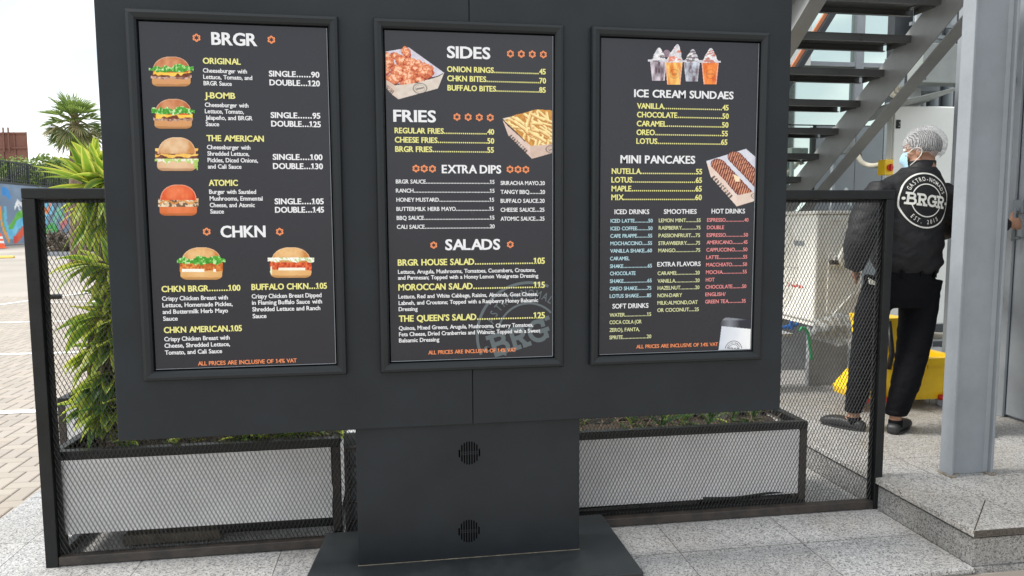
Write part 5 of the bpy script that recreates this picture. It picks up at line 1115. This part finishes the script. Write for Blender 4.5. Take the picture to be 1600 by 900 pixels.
# ------------------------------------------------------------ right hand wall with the metal door
XW = 5.32; rw = thing('plant_room_wall', 'grey metal clad wall with a ribbed double door at the right edge behind the column', 'wall', (XW, .4, PZ))
m = MB(); m.box(XW+.05, XW+.25, -3, 1.95, PZ, 4.6); m.build('wall_body', M['steel'], rw)
m = MB(); m.box(XW+.02, XW+.0495, 1.40, 1.95, PZ, 4.6); m.build('corner_trim', M['steel'], rw, bevel=.004)
for a, b in ((.45, 1.35), (-.5, .44)):
    m = MB(); m.box(XW+.02, XW+.0495, a+.002, b-.002, PZ+.02, 2.6)
    k = a+.03
    while k < b-.1: m.box(XW+.008, XW+.0198, k, k+.05, PZ+.03, 2.58); k += .11
    dd = m.build('door', M['steel'], rw, bevel=.004)
    if a > 0:
        q = on_x(1590, 343, XW); m2 = MB(); m2.box(XW-.02, XW+.0075, q.y-.05, q.y+.03, q.z+.04, q.z+.13); m2.build('lock_plate', M['wallgrey'], dd, bevel=.006)
        m2 = MB(); m2.tube([(XW-.045, q.y-.02, q.z+.075), (XW-.045, q.y-.02, q.z-.14)], .012, 10); m2.tube([(XW-.045, q.y-.02, q.z+.06), (XW+.007, q.y-.02, q.z+.06)], .011, 8); m2.tube([(XW-.045, q.y-.02, q.z-.12), (XW+.007, q.y-.02, q.z-.12)], .011, 8); m2.build('door_handle', M['wallgrey'], dd, smooth=True)
m = MB(); m.box(XW-.002, XW+.0195, 1.352, 1.398, PZ, 4.6); m.build('door_jamb', M['steel'], rw, bevel=.004)
m = MB(); m.box(XW+.015, XW+.0495, -3, 1.398, 2.62, 2.7); m.build('lintel', M['steel'], rw)
q = on_x(1588, 131, XW); m = MB(); m.poly([(XW+.0495, q.y, q.z), (XW-.14, q.y, q.z+.01), (XW+.0495, q.y, q.z+.05)], (0, .06, 0)); one(m, 'wall_bracket', 'darkwall', 'small dark bracket sticking out of the grey wall beside the column top', 'bracket')
# ------------------------------------------------------------ people
def frame3(f, u=(0, 0, 1)):
    f = Vector(f).normalized(); u = Vector(u); s = u.cross(f).normalized(); u = f.cross(s)
    return f, s, u, Matrix(((f.x, s.x, u.x), (f.y, s.y, u.y), (f.z, s.z, u.z)))
def head_shape(mb, c, f, k=1.0):
    f, s, u, X = frame3(f); c = Vector(c); b = lambda o, r, n=16: mb.ball(c+X @ (Vector(o)*k), tuple(v*k for v in r), n, X)
    b((-.008, 0, .03), (.098, .077, .092), 20); b((.012, 0, -.035), (.078, .066, .085), 18); b((.048, 0, -.088), (.036, .040, .030))
    b((.086, 0, .028), (.014, .055, .012)); b((.093, 0, -.022), (.022, .013, .014)); b((.086, 0, .002), (.014, .009, .03)); b((.084, 0, -.055), (.012, .026, .009))
    for q in (-1, 1):
        b((-.008, q*.078, -.012), (.020, .010, .033)); b((.058, q*.045, -.03), (.026, .024, .026))
    mb.tube([c+X @ Vector((-.02, 0, -.05))*k, c+X @ Vector((-.03, 0, -.12))*k, c+X @ Vector((-.04, 0, -.19))*k], [.056*k, .056*k, .066*k], 14)
def hand_shape(mb, wrist, d, back, curl, k=1.0, thumb_sgn=1, tcurl=.5):
    """palm and five separate fingers; d runs from the wrist to the fingers, back is the back of the hand"""
    d = Vector(d).normalized(); back = Vector(back); back = (back-d*back.dot(d)).normalized(); sd = d.cross(back)*thumb_sgn; w = Vector(wrist)
    mb.tube([w-d*.03*k, w, w+d*.03*k, w+d*.07*k, w+d*.088*k], [(.027*k, .021*k), (.027*k, .02*k), (.034*k, .017*k), (.040*k, .015*k), (.036*k, .011*k)], 14, side=sd)
    for i, (ln_, off) in enumerate(((.072, .029), (.081, .010), (.075, -.010), (.058, -.029))):
        p = w+d*(.080-.004*abs(i-1))*k+sd*off*k; dd = (d+sd*off*1.6).normalized(); ch = [p-dd*.012*k, p]; r = [.0095*k, .0095*k]; ax = sd
        for j, fr in enumerate((.42, .32, .26)):
            dd = dd.copy(); dd.rotate(Quaternion(ax, (curl[i] if j else curl[i]*.7)*(-1 if (Quaternion(ax, .1) @ d).dot(back) > 0 else 1))); p = p+dd*ln_*fr*k; ch.append(p); r.append((.009, .0082, .0068)[j]*k)
        mb.tube(ch, r, 9)
    p = w+d*.022*k+sd*.024*k; td = (d*.62+sd*.75-back*.25).normalized(); p2 = p+td*.036*k; td2 = (td+d*.5*tcurl-sd*.3*tcurl).normalized(); p3 = p2+td2*.03*k; p4 = p3+(td2+d*.2-sd*.25*tcurl).normalized()*.024*k
    mb.tube([p-td*.014*k, p, p2, p3, p4], [.012*k, .0125*k, .0105*k, .0095*k, .0078*k], 9)
def ell_rings(rows, n=28, sx=(1, 0, 0), sy=(0, 1, 0), e=2.3):
    sx, sy = Vector(sx), Vector(sy); out = []
    for c, a, b in rows:
        rg_ = []
        for j in range(n):
            t = 2*math.pi*j/n; ca_, sa_ = math.cos(t), math.sin(t); f = lambda v: math.copysign(abs(v)**(2/e), v); rg_.append(Vector(c)+sx*(a*f(ca_))+sy*(b*f(sa_)))
        out.append(rg_)
    return out
def folds(amp, sc, seed, flat=None):
    def f(v):
        x, y, z = v[:, 0], v[:, 1], v[:, 2]; k = 1.0
        if flat is not None: k = np.clip((np.sqrt((x-flat.x)**2+(z-flat.z)**2)-.12)/.13, .12, 1)          # taut between the shoulder blades
        return k*amp*((fbm((x+y*.6)*sc*.8+30, (z+x*.35)*sc*1.6+30, seed, 3)-.5)*2+(1-np.abs(fbm((x-y)*sc+50, (z-x*.4)*sc*2.1+50, seed+7, 2)*2-1)*2)*.6)
    return f
def clog(name, parent, heel, toe, zf):
    heel, toe = Vector(heel), Vector(toe); d = (toe-heel); L_ = d.length; d.normalize(); s = Vector((-d.y, d.x, 0)); m = MB(); rings = []
    for t, w, h in ((0, .018, .035), (.02, .032, .052), (.1, .038, .062), (.3, .040, .060), (.5, .044, .070), (.7, .052, .066), (.85, .052, .056), (.95, .042, .044), (1, .02, .028)):
        c = heel+d*(t*L_); q = []
        for j in range(16):
            a = 2*math.pi*j/16; x = math.copysign(abs(math.cos(a))**.7, math.cos(a))*w; z = math.sin(a); z = zf+.004+(h*.5)*(1+math.copysign(abs(z)**.7, z)); q.append(c+s*x+Vector((0, 0, z-c.z)))
        rings.append(q)
    m.loft(rings); o = m.build(name, M['clog'], parent, smooth=True)
    b = MB(); b.loft([[c+s*(math.copysign(abs(math.cos(2*math.pi*j/16))**.7, math.cos(2*math.pi*j/16))*w*1.05)+d*0+Vector((0, 0, zf+zz-c.z)) for j in range(16) for c, w in [(heel+d*(L_*.5+L_*.5*.98*math.sin(2*math.pi*j/16)), .05)]] for zz in (.001, .014)]); b.build('sole', M['clog'], o, smooth=False)
    return o

# the standing person in the hair net
F0 = on_z(1375, 672, PZ); YP1 = 1.2
c = lambda px, py, y=YP1: on_y(px, py, y)
per = thing('person', 'person seen from behind in black jacket and trousers with white hair net and face mask', 'person', (F0.x, F0.y, PZ))
HF = Vector((-.60, .80, 0)); HC = c(1440, 236)
bd = MB(); head_shape(bd, HC, HF, 1.0)
trunk = [(c(1416, 432), .165, .115), (c(1416, 410), .17, .12), (c(1420, 370), .165, .115), (c(1424, 320), .175, .115), (c(1428, 295), .18, .10), (c(1432, 278), .14, .085), (c(1436, 264), .075, .07), (c(1437, 250), .058, .06)]
bd.loft(ell_rings(trunk))
LA = [c(1380, 297), c(1362, 328, 1.18), c(1346, 366, 1.15), c(1339, 396, 1.17), c(1335, 420, 1.20)]
RA = [c(1468, 297), c(1476, 330, 1.26), c(1474, 360, 1.36), c(1466, 352, 1.50), c(1460, 342, 1.62)]
for A in (LA, RA): bd.tube(spline(A, 4), vlerp([.055, .05, .045, .038, .03], 4), 12)
hand_shape(bd, c(1336, 417, 1.22), (.45, .8, -.45), (-1, .3, .2), (.35, .4, .45, .5), 1.0, -1)
hand_shape(bd, c(1460, 342, 1.62), (-.2, 1, .1), (.3, 0, 1), (.3, .35, .4, .45), 1.0, 1)
LL = [c(1380, 436), c(1362, 490, 1.21), c(1352, 545, 1.22), c(1343, 600, 1.24), c(1337, 645, 1.26), Vector((0, 0, 0))]; RL = [c(1440, 436), c(1434, 490, 1.2), c(1426, 545, 1.17), c(1414, 600, 1.14), c(1403, 648, 1.12), Vector((0, 0, 0))]
# ankles stand on the shoes
LS = [on_z(1353, 675, PZ), on_z(1314, 656, PZ)]; RS = [on_z(1390, 680, PZ), on_z(1441, 673, PZ)]
def lengthen(p, L_):
    d = (p[1]-p[0]); d.z = 0; d.normalize(); m_ = (p[0]+p[1])/2; return [m_-d*L_/2, m_+d*L_/2]
ld = Vector((-.55, .83, 0)); rd = Vector((.80, .60, 0)); LS = [LS[0]+Vector((0, .01, 0)), LS[0]+Vector((0, .01, 0))+ld*.28]; RS = [RS[0]+Vector((.02, .01, 0)), RS[0]+Vector((.02, .01, 0))+rd*.28]
LL[4] = LS[0]+ld*.075+Vector((0, 0, .125)); RL[4] = RS[0]+rd*.075+Vector((0, 0, .125)); LL[5] = LS[0]+ld*.07+Vector((0, 0, .05)); RL[5] = RS[0]+rd*.07+Vector((0, 0, .05))
for A, S_, d_ in ((LL, LS, ld), (RL, RS, rd)):
    bd.tube(spline(A, 4), vlerp([.085, .075, .058, .05, .037, .036], 4), 12)
    bd.tube([S_[0]+d_*.03+Vector((0, 0, .035)), S_[0]+d_*.10+Vector((0, 0, .045)), S_[0]+d_*.18+Vector((0, 0, .036)), S_[0]+d_*.25+Vector((0, 0, .026))], [(.028, .025), (.034, .033), (.038, .024), (.026, .014)], 12)
bd.build('body', M['skin'], per, smooth=True, remesh=.0065, smooth_it=3)
fx, sx_, ux, XH = frame3(HF)
for q in (-1, 1): m = MB(); m.ball(HC+XH @ Vector((.082, q*.032, .008)), .0125, 12); m.build('eye', M['thread'], per, smooth=True)
# hair under the net, net, mask
m = MB(); rows = []
for i in range(9):
    t = i/8; el = -.55+t*(math.pi/2+.54); rg_ = []
    for j in range(28):
        a = 2*math.pi*j/28; dcut = max(0, math.cos(a)); e2 = el if el > .35*dcut-.4+.65*dcut*dcut else .35*dcut-.4+.65*dcut*dcut
        rg_.append(HC+XH @ Vector((-.010+.103*math.cos(e2)*math.cos(a), .082*math.cos(e2)*math.sin(a), .03+.097*math.sin(e2))))
    rows.append(rg_)
m.loft(rows); m.build('hair', M['hair'], per, smooth=True)
m = MB(); rows = []; rg = random.Random(2)
for i in range(22):
    t = i/21; el = -.42+t*(math.pi/2+.42); rg_ = []
    for j in range(64):
        a = 2*math.pi*j/64; fr = max(0, math.cos(a)); tilt = .34*math.cos(a)*(1-t)
        pl_ = 1+(.020*math.sin(a*17+t*3)+.014*math.sin(a*29+1+t*5))*(1-t*.6); puff = 1.0 if i > 1 else .93
        e2 = el+tilt
        v = Vector((-.016+.122*math.cos(e2)*math.cos(a)*pl_*puff, .104*math.cos(e2)*math.sin(a)*pl_*puff, .036+.112*math.sin(e2)*(1+.02*math.sin(a*5+2))+.006*math.sin(a*7+t*9)))
        rg_.append(HC+XH @ v)
    rows.append(rg_)
m.loft(rows, False); m.build('hair_net', M['net'], per, smooth=True)
m = MB(); rows = []
for i in range(10):
    t = i/9; zz = -.012-.095*t; rg_ = []
    for j in range(15):
        a = -1.05+2.1*j/14; r = .092+.022*math.sin(math.pi*min(1, t*1.15))*math.cos(a)**2-.012*t+.0025*(i % 2); rg_.append(HC+XH @ Vector((.012+r*math.cos(a)*1.0, .074*math.sin(a)*1.08, zz+.012*(1-math.cos(a)))))
    rows.append(rg_)
n = 15; vs = [v for r in rows for v in r]; m.add(vs, [(i*n+j, i*n+j+1, (i+1)*n+j+1, (i+1)*n+j) for i in range(9) for j in range(14)]); m.build('face_mask', M['mask'], per, smooth=True)
m = MB()
for q in (-1, 1):
    e = lambda x, y, z: HC+XH @ Vector((x, q*y, z)); m.tube(spline([e(.055, .071, -.016), e(.02, .084, .012), e(-.018, .092, .008), e(-.026, .09, -.014), e(-.01, .088, -.046), e(.04, .074, -.09)], 5), .0028, 6)
m.build('ear_loops', M['thread'], per, smooth=True)
# jacket
jk = MB(); R_ = .0036
rows = [(1418, 427, 51, .118), (1418, 420, 54, .128), (1417, 412, 59, .146), (1416, 396, 61, .152), (1418, 360, 58, .145), (1423, 320, 57, .142), (1424, 300, 60, .13), (1425, 286, 57, .115), (1430, 272, 40, .095), (1436, 262, 24, .08)]
jk.loft(ell_rings([(c(a, b), w_*R_, d_) for a, b, w_, d_ in rows], 32))
jk.tube(spline(LA, 5), vlerp([.092, .098, .09, .074, .046], 5), 16); jk.tube(spline(RA, 5), vlerp([.082, .075, .07, .062, .045], 5), 16)
jk.ball(c(1378, 304), (.095, .09, .085), 14); jk.ball(c(1340, 398, 1.16), (.066, .066, .05), 14)
jo = jk.build('jacket', M['jacket'], per, smooth=True, remesh=.011, smooth_it=5, disp=folds(.0115, 8, 3, c(1451, 315, 1.08)-Vector((F0.x, F0.y, PZ))))
m = MB(); m.loft(ell_rings([(c(1435, 268), .098, .085), (c(1438, 262), .083, .078), (c(1440, 252), .076, .075), (c(1440, 251), .070, .069), (c(1438, 262), .066, .066)], 28), False); m.build('collar', M['jacket'], jo, smooth=True)
m = MB(); m.loft(ell_rings([(c(1418, 428), .170, .115), (c(1418, 418), .186, .126), (c(1418, 408), .180, .120)], 36)); m.build('waistband', M['jacket'], jo, smooth=True)
# trousers
trs = MB(); trs.loft(ell_rings([(c(1414, 418), .165, .115), (c(1412, 440), .185, .13), (c(1410, 462), .19, .13), (c(1410, 478), .17, .115)], 28))
LLt = LL[:5]; RLt = RL[:5]
trs.tube(spline(LLt, 5), vlerp([.105, .096, .080, .073, .050], 5), 18); trs.tube(spline(RLt, 5), vlerp([.115, .108, .094, .082, .060], 5), 18)
to = trs.build('trousers', M['trouser'], per, smooth=True, remesh=.011, smooth_it=4, disp=folds(.005, 10, 9))
for a, r in ((LL[4], .052), (RL[4], .064)):
    m = MB(); m.tube([a+Vector((0, 0, -.012)), a+Vector((0, 0, -.008)), a+Vector((0, 0, .022)), a+Vector((0, 0, .024))], [r-.006, r, r+.002, r-.004], 18); m.build('turned_up_cuff', M['trouser'], to, smooth=True)
for px in (1385, 1412, 1440, 1462):
    m = MB(); q = c(px, 426, 1.075); m.box(q.x-.006, q.x+.006, q.y-.004, q.y+.02, q.z-.03, q.z+.01); m.build('belt_loop', M['trouser'], to)
clog('shoe', per, LS[0], LS[1], PZ); clog('shoe', per, RS[0], RS[1], PZ)
for S_, d_ in ((LS, ld), (RS, rd)):
    m = MB(); a = S_[0]+d_*.07; m.tube([a+Vector((0, 0, .04)), a+Vector((0, 0, .075)), a+Vector((0, 0, .082))], [.042, .042, .039], 14); m.build('sock', M['trouser'], per, smooth=True)
# round emblem on the back of the jacket
dg = bpy.context.evaluated_depsgraph_get(); dg.update(); off_ = Vector(jo['_o'])
bvh = BVHTree.FromPolygons([v.co+off_ for v in jo.data.vertices], [tuple(p.vertices) for p in jo.data.polygons])
ec_ = c(1451, 313, 1.05); ER = 46.5/FPX*3.93; tl = math.radians(-7)
def back_map(u, v):
    x, z = ec_.x+ER*(u*math.cos(tl)-v*math.sin(tl)), ec_.z+ER*(u*math.sin(tl)+v*math.cos(tl))
    h = bvh.ray_cast(Vector((x, .4, z)), Vector((0, 1, 0)))
    return None if h[0] is None else h[0]+Vector((0, -.0035, 0))
m = MB(); emblem(m, back_map, sub=.03); m.build('jacket_emblem', M['thread'], jo)
m = MB(); a, b, d_ = c(1357, 434, 1.085), c(1379, 446, 1.085), c(1359, 444, 1.085); m.poly([a, b, b+Vector((0, 0, -.006)), d_], (0, .004, 0)); one(m, 'paper_slip', 'paper', 'folded white paper slip sticking out of the black trousers pocket', 'paper')

# the second person, behind the column, reaching for the door handle
G = Vector((4.84, 1.10, PZ)); p2 = thing('person', 'dark jacketed person mostly hidden behind the steel column, hand on the door handle', 'person', tuple(G))
FD, SD = Vector((.866, -.5, 0)), Vector((.5, .866, 0)); o = lambda x, y, z: G+FD*x+SD*y+Vector((0, 0, z)); b2_ = MB(); head_shape(b2_, o(.02, 0, 1.60), (1, .1, 0), .97)
b2_.loft(ell_rings([(o(-.01, 0, .88), .10, .15), (o(0, 0, 1.0), .10, .14), (o(0, 0, 1.2), .105, .15), (o(0, 0, 1.36), .095, .165), (o(-.005, 0, 1.43), .075, .12), (o(-.01, 0, 1.47), .055, .06)], 24, FD, SD))
hq = on_x(1590, 343, XW-.045); wr = on_y(1577, 350, hq.y-.035)
A2 = [o(0, .17, 1.38), o(.06, .20, 1.25), wr+Vector((-.21, -.05, -.03)), wr+Vector((-.09, -.02, -.01)), wr]
A3 = [o(0, -.16, 1.38), o(-.01, -.19, 1.22), o(-.015, -.19, 1.08), o(-.015, -.18, .96), o(-.01, -.17, .86)]
for A in (A2, A3): b2_.tube(spline(A, 4), vlerp([.05, .045, .042, .036, .029], 4), 12)
hand_shape(b2_, wr, (1, .12, .05), (0, -1, .25), (.5, .55, .6, .7), 1.0, -1, .3)
hand_shape(b2_, A3[4], (.1, 0, -1), (0, -1, 0), (.3, .35, .4, .45), 1.0, 1)
for s in (-1, 1):
    b2_.tube(spline([o(-.01, s*.09, .9), o(0, s*.09, .68), o(.01, s*.085, .48), o(-.01, s*.08, .25), o(-.02, s*.075, .09), o(-.02, s*.075, .05)], 4), vlerp([.075, .07, .056, .05, .037, .036], 4), 12); b2_.tube([o(-.075, s*.075, .035), o(-.01, s*.075, .045), o(.055, s*.075, .034), o(.1, s*.075, .022)], [(.028, .025), (.034, .032), (.036, .022), (.02, .012)], 10)
b2_.build('body', M['skin'], p2, smooth=True, remesh=.0065, smooth_it=3)
m = MB(); m.loft(ell_rings([(o(-.01, 0, .86), .102, .16), (o(0, 0, 1.0), .11, .165), (o(0, 0, 1.2), .112, .17), (o(0, 0, 1.36), .105, .175), (o(-.005, 0, 1.44), .085, .13), (o(-.01, 0, 1.48), .07, .07)], 24, FD, SD)); A2c = A2[:4]+[wr-Vector((.030, .004, .002))]
m.tube(spline(A2c, 4), vlerp([.075, .07, .06, .048, .046], 4), 14); m.tube(spline(A3, 4), vlerp([.075, .07, .062, .055, .047], 4), 14); m.build('jacket', M['jacket'], p2, smooth=True, remesh=.011, smooth_it=4, disp=folds(.004, 10, 5))
m = MB(); m.loft(ell_rings([(o(-.01, 0, .95), .095, .15), (o(-.01, 0, .85), .098, .16), (o(-.01, 0, .78), .09, .145)], 24, FD, SD))
for s in (-1, 1): m.tube(spline([o(-.01, s*.085, .86), o(0, s*.09, .66), o(.01, s*.085, .46), o(-.01, s*.08, .25), o(-.02, s*.075, .10)], 4), vlerp([.088, .082, .07, .064, .056], 4), 14)
m.build('trousers', M['trouser'], p2, smooth=True, remesh=.011, smooth_it=3, disp=folds(.004, 10, 6))
for s in (-1, 1): clog('shoe', p2, o(-.11, s*.075, 0), o(.125, s*.075, 0), PZ)
f2_, s2_, u2_, X2 = frame3((1, .1, 0)); hc2 = o(.02, 0, 1.60); m = MB(); rows = []
for i in range(9):
    t = i/8; el = -.5+t*(math.pi/2+.49); rows.append([hc2+X2 @ (Vector((-.012+.102*math.cos(max(el, .8*max(0, math.cos(a))-.45))*math.cos(a), .081*math.cos(max(el, .8*max(0, math.cos(a))-.45))*math.sin(a), .03+.096*math.sin(max(el, .8*max(0, math.cos(a))-.45))))) for a in [2*math.pi*j/24 for j in range(24)]])
m.loft(rows); m.build('hair', M['hair'], p2, smooth=True)
for q in (-1, 1): m = MB(); m.ball(hc2+X2 @ Vector((.079, q*.031, .008)), .012, 12); m.build('eye', M['thread'], p2, smooth=True)

for o_ in list(bpy.data.objects):
    if '_o' in o_: del o_['_o']
